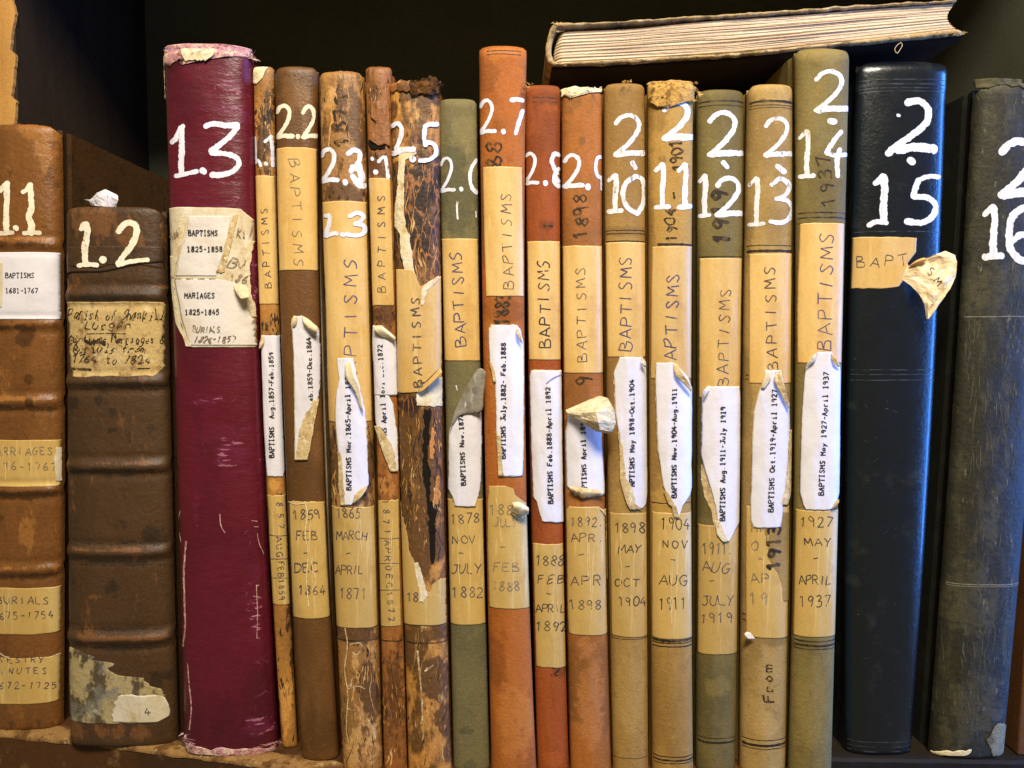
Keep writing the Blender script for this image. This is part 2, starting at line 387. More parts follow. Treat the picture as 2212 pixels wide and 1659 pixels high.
        ff = [tuple(reversed(q)) for q in grid_faces(n, nc)] + grid_faces(n, nc, nn)
        for j in range(nc - 1):
            ff.append((j, j + 1, j + 1 + nn, j + nn)); a = (n - 1) * nc + j; ff.append((a + 1, a, a + nn, a + 1 + nn))
        for i in range(n - 1):
            a = i * nc; ff.append((a + nc, a, a + nn, a + nc + nn)); a += nc - 1; ff.append((a, a + nc, a + nc + nn, a + nn))
        o = child(name, np.vstack([top.reshape(-1, 3), low.reshape(-1, 3)]), ff, mat, parent or s.root)
        if label: o['label'] = label
        return o
    def ribbon(s, acc, p, w, lift, rough=0.0, cap=True, step=2.0, wprof=None):
        p = resample(p, step); n = len(p)
        u, z = s.inv(p[:, 0], p[:, 1])
        ok = np.abs(u) < .975
        if ok.sum() < 3: return
        idx = np.where(ok)[0]; p = p[idx[0]:idx[-1] + 1]; n = len(p)
        d = np.gradient(p, axis=0); L_ = np.hypot(d[:, 0], d[:, 1]) + 1e-9; nx = -d[:, 1] / L_; ny = d[:, 0] / L_
        if cap:
            # rounded ends without overlap
            ext = w * .42
            d0 = -d[0] / L_[0]; d1 = d[-1] / L_[-1]
            p = np.vstack([p[0] + d0 * ext, p[0] + d0 * ext * .7, p, p[-1] + d1 * ext * .7, p[-1] + d1 * ext])
            nx = np.concatenate([[nx[0]] * 2, nx, [nx[-1]] * 2]); ny = np.concatenate([[ny[0]] * 2, ny, [ny[-1]] * 2])
            wd = np.full(n + 4, float(w)); wd[[0, -1]] *= .3; wd[[1, -2]] *= .72; n += 4
        else: wd = np.full(n, float(w))
        if w > 6 and wprof is None:
            q_ = np.arange(len(wd)) * step; wd = wd * (1 + .16 * fbm(q_ * .035, q_ * 0 + 1.5, int(p[0, 0] * 7 + p[0, 1] * 3), 2))
        if wprof is not None: wd = wd * np.interp(np.linspace(0, 1, n), np.linspace(0, 1, len(wprof)), wprof)
        sd = int(abs(p[0, 0] * 13 + p[0, 1] * 7)) + s.k; s.k += 1
        t = np.arange(n) * step
        wl = wd * (1 + rough * fbm(t * .16, t * 0 + .5, sd, 4)); wr = wd * (1 + rough * fbm(t * .16, t * 0 + 4.5, sd + 9, 4))
        cols = []
        for kx, ww in ((-1, wl), (-.5, wl), (0, wl * 0), (.5, wr), (1, wr)) if w > 4 else ((-1, wl), (1, wr)):
            qx = p[:, 0] + kx * nx * ww / 2; qy = p[:, 1] + kx * ny * ww / 2
            uu, zz = s.inv(qx, qy); cols.append(s.surf(uu, zz, lift))
        V_ = np.stack(cols, 1); nc = V_.shape[1]
        acc.add(V_, grid_faces(n, nc))
    def write(s, acc, text, p0, p1, h, w=1.6, lift=.0003, typed=False, jit=.04, slant=0, up=None, squeeze=.8, rough=.25):
        """text along a baseline p0 -> p1 (photograph places), h = letter height"""
        p0 = np.array(p0, float); p1 = np.array(p1, float); d = p1 - p0; L_ = np.hypot(*d); ex = d / L_; ey = np.array([ex[1], -ex[0]])
        adv = L_ / max(1, len(text) - (1 - squeeze))
        for i, ch in enumerate(text):
            o = p0 + ex * adv * i + ey * h * jit * random.uniform(-1, 1) * .6
            r = random.uniform(-jit, jit) * 1.2; hh = h * (1 + random.uniform(-jit, jit))
            gw = adv * squeeze / .68
            if not typed: gw = min(gw, h * 1.05)
            wx, wy, ph = random.uniform(-1, 1) * jit * 1.3, random.uniform(-1, 1) * jit * 1.3, random.uniform(0, 6)
            for st in glyph(ch, typed):
                st = st + np.stack([wx * np.sin(st[:, 1] * 4 + ph), wy * np.sin(st[:, 0] * 5 + ph)], 1)
                x = st[:, 0] * gw + slant * st[:, 1] * h; y = st[:, 1] * hh
                x, y = x * math.cos(r) - y * math.sin(r), x * math.sin(r) + y * math.cos(r)
                pts = o + x[:, None] * ex + y[:, None] * ey
                s.ribbon(acc, pts, w * random.uniform(.85, 1.15), lift + .000004 * (s.k % 9), rough=rough, step=1.6, cap=w > 3)
    def lettering(s, parent, mat, items, name='lettering', lift=.0003, **kw):
        acc = Acc()
        for it in items:
            c, text, x0, y0, x1, y1, h = it[:7]; k2 = dict(kw); k2.update(it[7] if len(it) > 7 else {})
            s.write(acc, text, C(c, x0, y0), C(it[7].pop('c1') if len(it) > 7 and 'c1' in it[7] else c, x1, y1), h * K, lift=lift, **{k: v for k, v in k2.items() if k != 'c1'})
        if acc.n: return child(name, acc.verts(), acc.f, mat, parent)
    def lines(s, name, mat, segs, lift=.00006, parent=None, rough=.5, cap=True):
        """segs: (width_px, [(crop,x,y)...] , smooth)"""
        acc = Acc()
        for (w, pts, sm) in segs:
            q = np.array([C(*a) for a in pts])
            if sm: q = catmull(q, 6)
            s.ribbon(acc, q, w, lift + .00001 * (s.k % 7), rough=rough, step=2.0, cap=cap)
        return child(name, acc.verts(), acc.f, mat, parent or s.root) if acc.n else None
    def rings(s, mat, ys, name='tooled_line', u0=-.97, u1=.97):
        """lines tooled right across the spine: (row, width_px)"""
        for (c, x, y, w) in ys:
            acc = Acc()
            q = C(c, x, y); _u, z = s.inv(*q); z = float(z)
            u = np.sin(np.linspace(-1.35, 1.35, 40)); u = u[(u >= u0) & (u <= u1)]
            h = 1.7 * w * D / F * (.6 + .6 * np.abs(fbm(u * 9, u * 0 + y, s.seed, 3)) )
            zz = z + .0002 * fbm(u * 3, u * 0 + y * .1, s.seed + 2, 3)
            V_ = np.stack([s.surf(u, zz - h / 2, .00004), s.surf(u, zz + h / 2, .00004)], 1)
            acc.add(V_, [tuple(reversed(q)) for q in grid_faces(len(u), 2)])
            child(name, acc.verts(), acc.f, mat, s.root)
    def sheet(s, name, rows, mat, parent=None, th=.00018, sub=5, label=None, closed=False):
        return sheet3(name, rows, mat, parent or s.root, s.Y0, th, sub, label)

def sheet3(name, rows, mat, parent, Y0, th=.00018, sub=5, label=None, wr=.0003):
    """free sheet from control rows of (crop, x, y, mm towards the viewer)"""
    A = []
    for r in rows:
        A.append([np.array([float(v) for v in P(*C(c, x, y), Y0 - f * .001)]) for (c, x, y, f) in r])
    A = np.array(A)
    A = np.array([catmull3(r, sub) for r in A]); A = np.array([catmull3(A[:, j], sub) for j in range(A.shape[1])]).transpose(1, 0, 2)
    nr, nc = A.shape[:2]
    jj, ii = np.meshgrid(np.arange(nc), np.arange(nr))
    if FOLD: wr = .0016; A[..., 1] += wr * (np.abs(fbm(ii * .13 + jj * .05, jj * .11, nr * 7 + nc, 2)) + .25 * fbm(ii * .5, jj * .5, nr + nc, 2))
    else: A[..., 1] += wr * fbm(ii * .35, jj * .35, nr * 7 + nc, 3)
    V_ = A.reshape(-1, 3)
    o = child(name, V_, grid_faces(nr, nc), mat, parent, smooth=not FOLD)
    md = o.modifiers.new('thickness', 'SOLIDIFY'); md.thickness = th
    if label: o['label'] = label
    return o
def catmull3(p, n):
    if FOLD:
        p = np.asarray(p, float); t = np.linspace(0, len(p) - 1, (len(p) - 1) * n + 1); i = np.minimum(t.astype(int), len(p) - 2); f = (t - i)[:, None]; f = f * 1.0
        return p[i] * (1 - f) + p[i + 1] * f
    if len(p) == 2: return np.array([p[0] + (p[1] - p[0]) * t for t in np.linspace(0, 1, n + 1)])
    return catmull(p, n)
def rag_ribbons(name, parent, mat, Y0, starts, n, ln, w=.00035, spread=1.0, up=1.0, seed=0):
    """loose fibres at a worn edge"""
    rr = random.Random(seed); acc = Acc()
    for k in range(n):
        c = rr.choice(starts); t = rr.random()
        a = np.array(P(*C(c[0], c[1] + (c[3] - c[1]) * t, c[2] + (c[4] - c[2]) * t), Y0 + rr.uniform(c[5], c[6]) * .001), float)
        d = np.array([rr.uniform(-1, 1) * spread, rr.uniform(-.6, .5), rr.uniform(.1, 1) * up]); d /= np.linalg.norm(d)
        l = ln * rr.uniform(.35, 1.1); side = np.cross(d, [rr.uniform(-.4, .4), 1, rr.uniform(-.4, .4)]); side /= np.linalg.norm(side)
        ww = w * rr.uniform(.5, 1.6); cv = np.array([rr.uniform(-1, 1), rr.uniform(-.5, .5), rr.uniform(-1.2, .5)]) * .5
        V_ = []
        for i in range(5):
            q = i / 4; c0 = a + d * l * q + cv * l * q * q; V_ += [c0 - side * ww * (1 - q * .8), c0 + side * ww * (1 - q * .8)]
        acc.add(V_, grid_faces(5, 2))
    return child(name, acc.verts(), acc.f, mat, parent)
M = {}
FOLD = False

def cracks(b, mat, regs, name='cracks', seed=0, lift=.00007, wander=.25):
    """fine random splits or scuffs running up a spine: (crop, x0, x1, y0, y1, count, length, width)"""
    rr = random.Random(seed + b.seed); acc = Acc()
    for (c, x0, x1, y0, y1, n, ln, w) in regs:
        for k in range(n):
            for _try in range(8):
                x = rr.uniform(x0, x1); y = rr.uniform(y0, y1)
                if float(vnoise(x * .018, y * .007, seed)) + .5 * float(vnoise(x * .05, y * .02, seed + 1)) > .1: break
            l = ln * math.exp(rr.gauss(-.35, .65)); m = max(4, int(l / 9)); p = []
            a = rr.uniform(-wander, wander)
            for i in range(m):
                p.append(C(c, x, y)); a = a * .8 + rr.uniform(-wander, wander); x += 9 * a; y += 9
            if len(p) < 3: continue
            b.ribbon(acc, np.array(p), w * K * .8 * math.exp(rr.gauss(-.35, .55)), lift + .000006 * (k % 12), rough=1.2, step=1.6, cap=False, wprof=[.15, .9, 1, .8, .1])
    o = child(name, acc.verts(), acc.f, mat, b.root); o['kind'] = 'stuff'; return o
# ------------------------------------------------------------------ the materials of the place
def tape_mat(name, base, pale, dark, rough=.42):
    return surface(name, base, [dict(c=pale, sc=26, lo=.46, hi=.68, amt=.6, st=(2.2, 1, .5)), dict(c=dark, sc=70, lo=.55, hi=.75, amt=.45),
        dict(c=pale, sc=150, lo=.60, hi=.66, amt=.55, st=(2.4, 1, .16), det=2), dict(c=dark, sc=340, lo=.66, hi=.75, amt=.35)], rough=rough, spec=.45, bump=.3, bscale=240, bdist=.00012, grain=.08, gscale=900, bstretch=(2, 1, .5), var=.10)
M['pages'] = surface('page_paper', lin(190, 165, 125), [dict(c=lin(120, 95, 65), sc=60, lo=.45, hi=.7, st=(8, .3, .3))], rough=.85, spec=.2)
M['tape'] = tape_mat('buff_tape', lin(214, 170, 98), lin(228, 190, 124), lin(188, 138, 70))
M['tape_low'] = tape_mat('buff_tape_creased', lin(200, 162, 92), lin(222, 190, 126), lin(162, 124, 66))
M['white'] = surface('white_label_paper', lin(230, 223, 230), [dict(c=lin(212, 202, 200), sc=60, lo=.5, hi=.75, amt=.5), dict(c=lin(196, 178, 150), sc=45, lo=.66, hi=.8, amt=.35)], rough=.5, spec=.35, bump=.3, bscale=120, grain=.03, gscale=900, var=.05)
M['offwhite'] = surface('offwhite_label_paper', lin(228, 216, 206), [dict(c=lin(206, 184, 150), sc=50, lo=.5, hi=.72, amt=.6)], rough=.55, spec=.3, bump=.4, bscale=150, grain=.04)
M['curltape'] = surface('peeled_tape', lin(240, 212, 172), [dict(c=lin(204, 156, 96), sc=60, lo=.52, hi=.7, amt=.7)], rough=.4, spec=.5, bump=.3, bscale=240, grain=.05)
M['creaseline'] = surface('crease_line', lin(224, 200, 146), [dict(c=lin(206, 172, 108), sc=200, lo=.45, hi=.6, amt=.9)], rough=.5)
M['darkcrack'] = surface('dark_crack', lin(58, 38, 20), [dict(c=lin(36, 24, 14), sc=200, lo=.4, hi=.6, amt=.8)], rough=.8)
M['palecrack'] = surface('flaked_leather', lin(196, 140, 74), [dict(c=lin(222, 180, 118), sc=200, lo=.5, hi=.6, amt=.8)], rough=.8)
M['pinkscuff'] = surface('pink_scuff', lin(136, 62, 88), [], rough=.6)
M['palescuff'] = surface('grey_scuff', lin(90, 87, 72), [dict(c=lin(74, 72, 58), sc=200, lo=.4, hi=.6, amt=.8)], rough=.8)
M['blkscuff'] = surface('dark_scuff', lin(58, 62, 58), [], rough=.5)
M['back'] = surface('torn_label_backing', lin(206, 178, 128), [dict(c=lin(158, 122, 70), sc=200, lo=.5, hi=.66, amt=.8, st=(1, 1, .6)), dict(c=lin(232, 214, 176), sc=320, lo=.52, hi=.62, amt=.8)], rough=.7, spec=.3, bump=.6, bscale=420, grain=.12)
M['cream'] = surface('torn_cream_paper', lin(228, 208, 168), [dict(c=lin(196, 160, 105), sc=160, lo=.52, hi=.68, amt=.7), dict(c=lin(240, 230, 208), sc=300, lo=.55, hi=.66, amt=.6)], rough=.8, spec=.25, bump=.6, bscale=420, grain=.1)
M['yellowed'] = surface('yellowed_label_paper', lin(216, 198, 166), [dict(c=lin(188, 152, 92), sc=50, lo=.52, hi=.68, amt=.8, st=(2, 1, .6)), dict(c=lin(232, 222, 205), sc=90, lo=.5, hi=.62, amt=.6)], rough=.55, spec=.3, bump=.35, bscale=260, grain=.05)
M['paint'] = surface('white_paint', lin(230, 228, 242), [dict(c=lin(200, 190, 184), sc=420, lo=.52, hi=.68, amt=.7, st=(1.6, 1, .35)), dict(c=lin(170, 150, 130), sc=300, lo=.68, hi=.76, amt=.7)], holes=(420, .66, (1.6, 1, .45), .1), rough=.6, spec=.3, bump=.2, bscale=420, grain=.04)
M['paint_cream'] = surface('cream_paint', lin(242, 230, 206), [dict(c=lin(222, 200, 160), sc=300, lo=.5, hi=.68, amt=.7)], holes=(420, .64, (1.4, 1, .5), .1), rough=.6, spec=.3, bump=.2, bscale=420, grain=.05)
M['paint_thin'] = surface('thin_white_paint', lin(232, 228, 232), [dict(c=lin(196, 178, 150), sc=300, lo=.52, hi=.66, amt=.6, st=(1, 1, .5))], holes=(380, .58, (1.6, 1, .45), .25), rough=.6, spec=.3, bump=.2, bscale=420, grain=.05)
M['ink'] = surface('typewriter_ink', lin(52, 48, 52), [dict(c=lin(120, 112, 112), sc=700, lo=.55, hi=.7, amt=.6)], rough=.6, spec=.2, bump=0, grain=.1)
M['pen'] = surface('pen_ink', lin(88, 74, 76), [dict(c=lin(146, 124, 96), sc=260, lo=.48, hi=.68, amt=.75)], holes=(520, .61, (1, 1, 1), .0), rough=.6, spec=.2, bump=0, grain=.1)
M['penblue'] = surface('blue_pen_ink', lin(82, 74, 102), [dict(c=lin(136, 118, 108), sc=260, lo=.5, hi=.7, amt=.7)], holes=(520, .61, (1, 1, 1), .0), rough=.6, spec=.2, bump=0, grain=.1)
M['pendark'] = surface('dark_pen_ink', lin(66, 58, 52), [dict(c=lin(112, 94, 70), sc=260, lo=.5, hi=.7, amt=.6)], holes=(520, .61, (1, 1, 1), .0), rough=.6, spec=.2, bump=0, grain=.1)
M['pencil'] = surface('faded_pen_ink', lin(128, 110, 90), [dict(c=lin(168, 144, 104), sc=260, lo=.48, hi=.66, amt=.8)], holes=(520, .56, (1, 1, 1), .0), rough=.6, spec=.2, bump=0, grain=.1)
M['script'] = surface('iron_gall_ink', lin(50, 38, 26), [dict(c=lin(110, 86, 52), sc=240, lo=.52, hi=.66, amt=.8)], holes=(520, .56, (1, 1, 1), .0), rough=.7, spec=.2, bump=0, grain=.2)
M['oldink'] = surface('old_black_ink', lin(56, 44, 30), [dict(c=lin(108, 78, 40), sc=300, lo=.48, hi=.62, amt=.85)], holes=(520, .56, (1, 1, 1), .0), rough=.7, spec=.2, bump=.2, grain=.2)
M['tool'] = surface('tooled_black', lin(46, 36, 22), [dict(c=lin(96, 74, 42), sc=260, lo=.48, hi=.64, amt=.9, st=(.6, 1, 1))], rough=.6, spec=.3, bump=.2, grain=.2)
M['tooldim'] = surface('tooled_brown', lin(52, 34, 18), [dict(c=lin(84, 56, 28), sc=300, lo=.45, hi=.6, amt=.9)], rough=.6, spec=.3)
M['toolblk'] = surface('tooled_gloss', lin(62, 66, 72), [dict(c=lin(20, 20, 20), sc=200, lo=.42, hi=.6, amt=.95)], rough=.35, spec=.5, bump=.2)
M['dark'] = surface('dark_cavity', lin(30, 24, 16), [], rough=.9, spec=.1, bump=.3)
M['pink'] = surface('frayed_pink_cloth', lin(196, 140, 140), [dict(c=lin(228, 196, 170), sc=260, lo=.48, hi=.6, amt=.8), dict(c=lin(120, 50, 70), sc=200, lo=.56, hi=.66, amt=.75)], rough=.9, spec=.1, bump=.8, bscale=500, grain=.2)
def calf(name, base, dark, light, darker=None, patch=45, lo=.5, hi=.58, llo=.58, lhi=.66, rough=.5, st=(1.5, 1, .6), gain=.45):
    darker = darker or dark
    return surface(name, base, [dict(c=dark, sc=patch * .8, lo=.42, hi=.62, amt=.35, st=st), dict(c=light, sc=patch * 1.6, lo=llo, hi=lhi, amt=.85, st=st, attr='worn', gain=gain * .45, det=9, rg=.72),
        dict(c=dark, sc=patch * 2.6, lo=lo + .02, hi=hi + .02, amt=.9, st=st, attr='dark', gain=gain * .5, det=9, rg=.75),
        dict(c=darker, sc=patch * 4, lo=.60, hi=.68, amt=.6, det=5), dict(c=light, sc=patch * 5, lo=.63, hi=.70, amt=.6, st=(1.6, 1, .5))], rough=rough, spec=.45, bump=.5, bscale=380, grain=.16)
def cloth(name, base, dark, light, rough=.75, grain=.16, st=(1, 1, .5), spec=.3):
    return surface(name, base, [dict(c=dark, sc=22, lo=.42, hi=.68, amt=.65, st=st, attr='dark', gain=.5), dict(c=light, sc=38, lo=.5, hi=.72, amt=.6, st=st, attr='worn', gain=.5),
        dict(c=dark, sc=200, lo=.54, hi=.72, amt=.45), dict(c=light, sc=300, lo=.58, hi=.72, amt=.4), dict(c=dark, sc=110, lo=.68, hi=.72, amt=.55)], rough=rough, spec=spec, bump=.35, bscale=800, grain=grain, gscale=900)
M['darkcap'] = surface('worn_dark_cap', lin(84, 78, 54), [dict(c=lin(44, 40, 28), sc=160, lo=.46, hi=.6, amt=.9)], rough=.8, bump=.8, bscale=380, grain=.2)
M['b216side'] = surface('charcoal_side', lin(34, 33, 26), [dict(c=lin(50, 48, 38), sc=80, lo=.5, hi=.66, amt=.6)], rough=.7, spec=.2, bump=.3)
M['b11'] = calf('brown_calf', lin(126, 80, 38), lin(78, 48, 22), lin(158, 104, 50), patch=30, lo=.56, hi=.70, st=(1.6, 1, .5), rough=.33, gain=.5)
M['b12'] = calf('dark_calf', lin(78, 52, 27), lin(50, 35, 20), lin(116, 74, 38), patch=26, lo=.54, hi=.70, rough=.5, gain=.5)
M['b13'] = surface('maroon_cloth', lin(96, 20, 36), [dict(c=lin(66, 14, 27), sc=20, lo=.42, hi=.64, amt=.7, st=(1, 1, .5)), dict(c=lin(112, 36, 70), sc=90, lo=.58, hi=.8, amt=.5, st=(.5, 1, 2.2), attr='worn', gain=.22),
    dict(c=lin(186, 118, 140), sc=260, lo=.71, hi=.78, amt=.7, st=(.35, 1, 1.9), attr='worn', gain=.17)], rough=.36, spec=.5, bump=.45, bscale=190, bstretch=(.7, 1, 1.8), grain=.14, gscale=500)
M['b21'] = calf('ochre_calf', lin(184, 126, 58), lin(70, 44, 20), lin(214, 152, 76), patch=40, lo=.62, hi=.68)
M['b22'] = cloth('brown_leather', lin(110, 72, 36), lin(82, 54, 24), lin(134, 92, 50), rough=.42, grain=.1, spec=.45)
M['b23'] = calf('tan_calf', lin(168, 118, 60), lin(92, 60, 30), lin(206, 156, 92), patch=42, lo=.5, hi=.6)
M['b24'] = calf('russet_calf', lin(158, 98, 46), lin(92, 56, 26), lin(190, 126, 62), patch=50, lo=.5, hi=.62)
M['b25'] = surface('worn_ochre_calf', lin(196, 136, 64), [dict(c=lin(86, 56, 28), sc=110, lo=.43, hi=.60, amt=.9, st=(1.4, 1, .55), attr='dark', gain=.6, det=8),
    dict(c=lin(150, 100, 46), sc=110, lo=.56, hi=.64, amt=.7, st=(1.4, 1, .6)), dict(c=lin(228, 180, 110), sc=120, lo=.6, hi=.68, amt=.6, st=(1.6, 1, .5)),
    dict(c=lin(50, 32, 22), sc=30, lo=.3, hi=.5, amt=.98, only='black', det=6),
    dict(c=lin(170, 108, 54), sc=190, vor=True, lo=.0, hi=.075, inv=True, amt=.85, st=(1.3, 1, .36), only='black', w=.004), dict(c=lin(160, 98, 46), sc=130, lo=.58, hi=.64, amt=.8, only='black', st=(1.5, 1, .5))], rough=.5, spec=.4, bump=.6, bscale=320, grain=.15)
M['b26'] = cloth('grey_green_cloth', lin(118, 106, 70), lin(80, 78, 54), lin(138, 124, 82))
M['b27'] = cloth('rust_suede', lin(176, 98, 34), lin(124, 66, 20), lin(194, 120, 52), grain=.12)
M['b28'] = cloth('red_brown_suede', lin(158, 76, 26), lin(112, 54, 18), lin(176, 90, 34), grain=.12)
M['b29'] = cloth('orange_brown_suede', lin(172, 102, 40), lin(116, 76, 34), lin(188, 122, 66), grain=.12)
M['b210'] = cloth('tan_suede', lin(164, 126, 66), lin(128, 92, 44), lin(180, 142, 78), grain=.1)
M['b211'] = cloth('mustard_suede', lin(178, 136, 66), lin(132, 96, 46), lin(194, 152, 80), grain=.1)
M['b212'] = cloth('olive_suede', lin(114, 98, 54), lin(84, 72, 38), lin(138, 118, 64), grain=.12)
M['b213'] = cloth('fawn_suede', lin(172, 138, 78), lin(126, 98, 54), lin(190, 154, 90), grain=.1)
M['b214'] = cloth('olive_brown_suede', lin(126, 108, 58), lin(98, 82, 42), lin(146, 124, 68), grain=.14)
M['b215'] = surface('black_leather', lin(15, 19, 24), [dict(c=lin(44, 46, 44), sc=60, lo=.55, hi=.7, amt=.6), dict(c=lin(92, 96, 98), sc=260, lo=.69, hi=.74, amt=.6, st=(.35, 1, 2))], coat=.5, rough=.25, spec=.6, bump=.30, bscale=620, bdist=.00015, grain=.15, rvar=.06)
M['b216'] = surface('worn_charcoal_cloth', lin(44, 40, 25), [dict(c=lin(74, 68, 46), sc=110, lo=.46, hi=.70, amt=.75, st=(1.8, 1, .5), attr='worn', gain=.4, det=8), dict(c=lin(36, 34, 28), sc=260, lo=.5, hi=.66, amt=.7, det=6), dict(c=lin(132, 124, 98), sc=200, lo=.64, hi=.72, amt=.6, st=(1.6, 1, .5))], rough=.6, spec=.35, bump=.5, bscale=420, grain=.22)
M['fibre'] = surface('ochre_fibre', lin(196, 152, 84), [dict(c=lin(120, 82, 38), sc=200, lo=.5, hi=.62, amt=.8)], rough=.9, spec=.1, bump=.9, bscale=500, grain=.2)
M['hole'] = surface('crumbling_brown', lin(96, 62, 30), [dict(c=lin(40, 26, 14), sc=160, lo=.45, hi=.6, amt=.95), dict(c=lin(150, 104, 54), sc=240, lo=.58, hi=.68, amt=.7)], rough=.9, spec=.1, bump=1, bscale=380, grain=.2)
M['scrape'] = surface('scraped_label', lin(176, 154, 108), [dict(c=lin(74, 58, 40), sc=70, lo=.47, hi=.56, amt=.9, st=(1.5, 1, .9), attr='gone', gain=.5, det=8), dict(c=lin(128, 122, 108), sc=90, lo=.52, hi=.62, amt=.75, det=6), dict(c=lin(214, 196, 150), sc=120, lo=.6, hi=.68, amt=.7)], rough=.6, spec=.3, bump=.7, bscale=300, grain=.12)
M['shelfwood'] = surface('shelf_wood', lin(98, 60, 28), [dict(c=lin(78, 46, 20), sc=16, lo=.4, hi=.62, amt=.8, st=(.25, 1, 1.5)), dict(c=lin(150, 112, 66), sc=90, lo=.58, hi=.72, amt=.6), dict(c=lin(50, 34, 20), sc=8, lo=.5, hi=.6, amt=.6)], rough=.6, spec=.3, bump=.4, bscale=300, grain=.15)
M['shelfdark'] = surface('dark_stained_shelf', lin(40, 32, 22), [dict(c=lin(26, 22, 16), sc=16, lo=.4, hi=.62, amt=.8, st=(.25, 1, 1.5))], rough=.7, spec=.2, bump=.3, grain=.15)  # right part of the shelf, simply a darker brown than the rest
M['dust'] = surface('dusty_shelf_edge', lin(150, 112, 66), [dict(c=lin(92, 60, 30), sc=90, lo=.46, hi=.6, amt=.9), dict(c=lin(190, 160, 110), sc=160, lo=.58, hi=.68, amt=.7)], rough=.85, spec=.15, bump=.8, bscale=300, grain=.25)
M['upright'] = surface('dark_upright', lin(50, 36, 20), [dict(c=lin(34, 25, 15), sc=14, lo=.4, hi=.6, amt=.8, st=(2, 2, .3))], rough=.65, spec=.3, bump=.3, grain=.15)
M['veneer'] = surface('tan_veneer', lin(200, 146, 74), [dict(c=lin(166, 116, 54), sc=14, lo=.42, hi=.62, amt=.7, st=(2, 1, .4)), dict(c=lin(176, 136, 80), sc=60, lo=.56, hi=.7, amt=.5)], rough=.6, spec=.3, bump=.3, grain=.14)
M['backpanel'] = surface('black_back_panel', lin(86, 86, 70), [dict(c=lin(76, 76, 62), sc=10, lo=.4, hi=.6, amt=.6)], rough=.95, spec=.05, bump=.1)
M['flatcover'] = surface('mottled_buff_cover', lin(176, 148, 102), [dict(c=lin(98, 80, 48), sc=110, lo=.48, hi=.62, amt=.85), dict(c=lin(214, 192, 152), sc=90, lo=.52, hi=.66, amt=.7)], rough=.85, spec=.15, bump=.8, bscale=320, grain=.2)
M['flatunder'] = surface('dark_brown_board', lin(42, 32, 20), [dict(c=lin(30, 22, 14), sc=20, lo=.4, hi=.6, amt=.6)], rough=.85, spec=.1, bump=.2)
M['edges'] = surface('page_edges', lin(214, 190, 158), [dict(c=lin(192, 166, 134), sc=70, lo=.50, hi=.64, amt=.8, st=(.08, 1, 6)), dict(c=lin(140, 124, 104), sc=120, lo=.60, hi=.72, amt=.35, st=(.05, 1, 7)), dict(c=lin(226, 210, 182), sc=60, lo=.55, hi=.7, amt=.6, st=(.3, 1, 3))], rough=.85, spec=.2, bump=.3, bscale=260, bstretch=(.1, 1, 7), grain=.1)
M['slip'] = M['white']

# ------------------------------------------------------------------ the shelf
def lv(v): return tuple(float(q) for q in v)
def plane_z(px, py, z):
    a, dy, dz = _ray(px, py); t = (z - CAM_Z) / dz
    return (float(a * t), float(-D + dy * t))
e = [plane_z(-260, 1553, 0), plane_z(0, 1584, 0), plane_z(210, 1604, 0), plane_z(634, 1657, 0)]
e += [(-.05, -.026), (.12, -.026)] + [plane_z(1790, 1640, 0), plane_z(2190, 1646, 0), plane_z(2400, 1642, 0)]
xs = [p[0] for p in e]; ys = [p[1] for p in e]
xx = np.linspace(xs[0], xs[-1], 260); yy = np.interp(xx, xs, ys) + .0004 * fbm(xx * 120, xx * 0, 3, 4)
acc = Acc(); rows = []
rows.append(np.stack([xx, yy * 0 + .262, xx * 0], 1)); rows.append(np.stack([xx, yy + .012, xx * 0], 1)); rows.append(np.stack([xx, yy + .0015, xx * 0], 1))
rows.append(np.stack([xx, yy, xx * 0 - .0012], 1)); rows.append(np.stack([xx, yy, xx * 0 - .030], 1)); rows.append(np.stack([xx, yy * 0 + .262, xx * 0 - .030], 1))
acc.add(np.stack(rows, 0), grid_faces(6, len(xx)))
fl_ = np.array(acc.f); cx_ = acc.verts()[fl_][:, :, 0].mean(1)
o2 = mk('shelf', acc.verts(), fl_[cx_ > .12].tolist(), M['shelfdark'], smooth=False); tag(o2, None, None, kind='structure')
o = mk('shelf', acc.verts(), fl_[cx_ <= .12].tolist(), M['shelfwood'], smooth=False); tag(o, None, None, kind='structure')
# a rubbed, dusty strip along the front arris
xx2 = xx[xx < -.02]; yy2 = np.interp(xx2, xs, ys)
j1 = .0018 * fbm(xx2 * 160, xx2 * 0 + 2, 5, 4); V_ = np.stack([np.stack([xx2, yy2 + .011 + j1 * 2, xx2 * 0 + .00012], 1), np.stack([xx2, yy2 + .0006, xx2 * 0 + .00022], 1), np.stack([xx2, yy2 - .00035, xx2 * 0 - .001], 1), np.stack([xx2, yy2 - .00035, xx2 * 0 - .0022 + j1 * .4], 1)], 0)
child('worn_edge', V_.reshape(-1, 3), grid_faces(4, len(xx2)), M['dust'], o)
v, f = box(-.52, .52, .26, .275, -.03, .75); o = mk('back_wall', v, f, M['backpanel'], smooth=False); tag(o, None, None, kind='structure')
zt = float(P(1106, -620, 0)[2]) + .012
v, f = box(-.52, .52, -.004, .262, zt, zt + .022); o = mk('shelf_above', v, f, M['backpanel'], smooth=False); tag(o, None, None, kind='structure')
v, f = box(.300, .320, .03, .2598, -.0005, zt - .0005); o = mk('added_side_wall', v, f, M['backpanel'], smooth=False); tag(o, None, None, kind='structure')  # wall added at the right to keep window light off the back wall
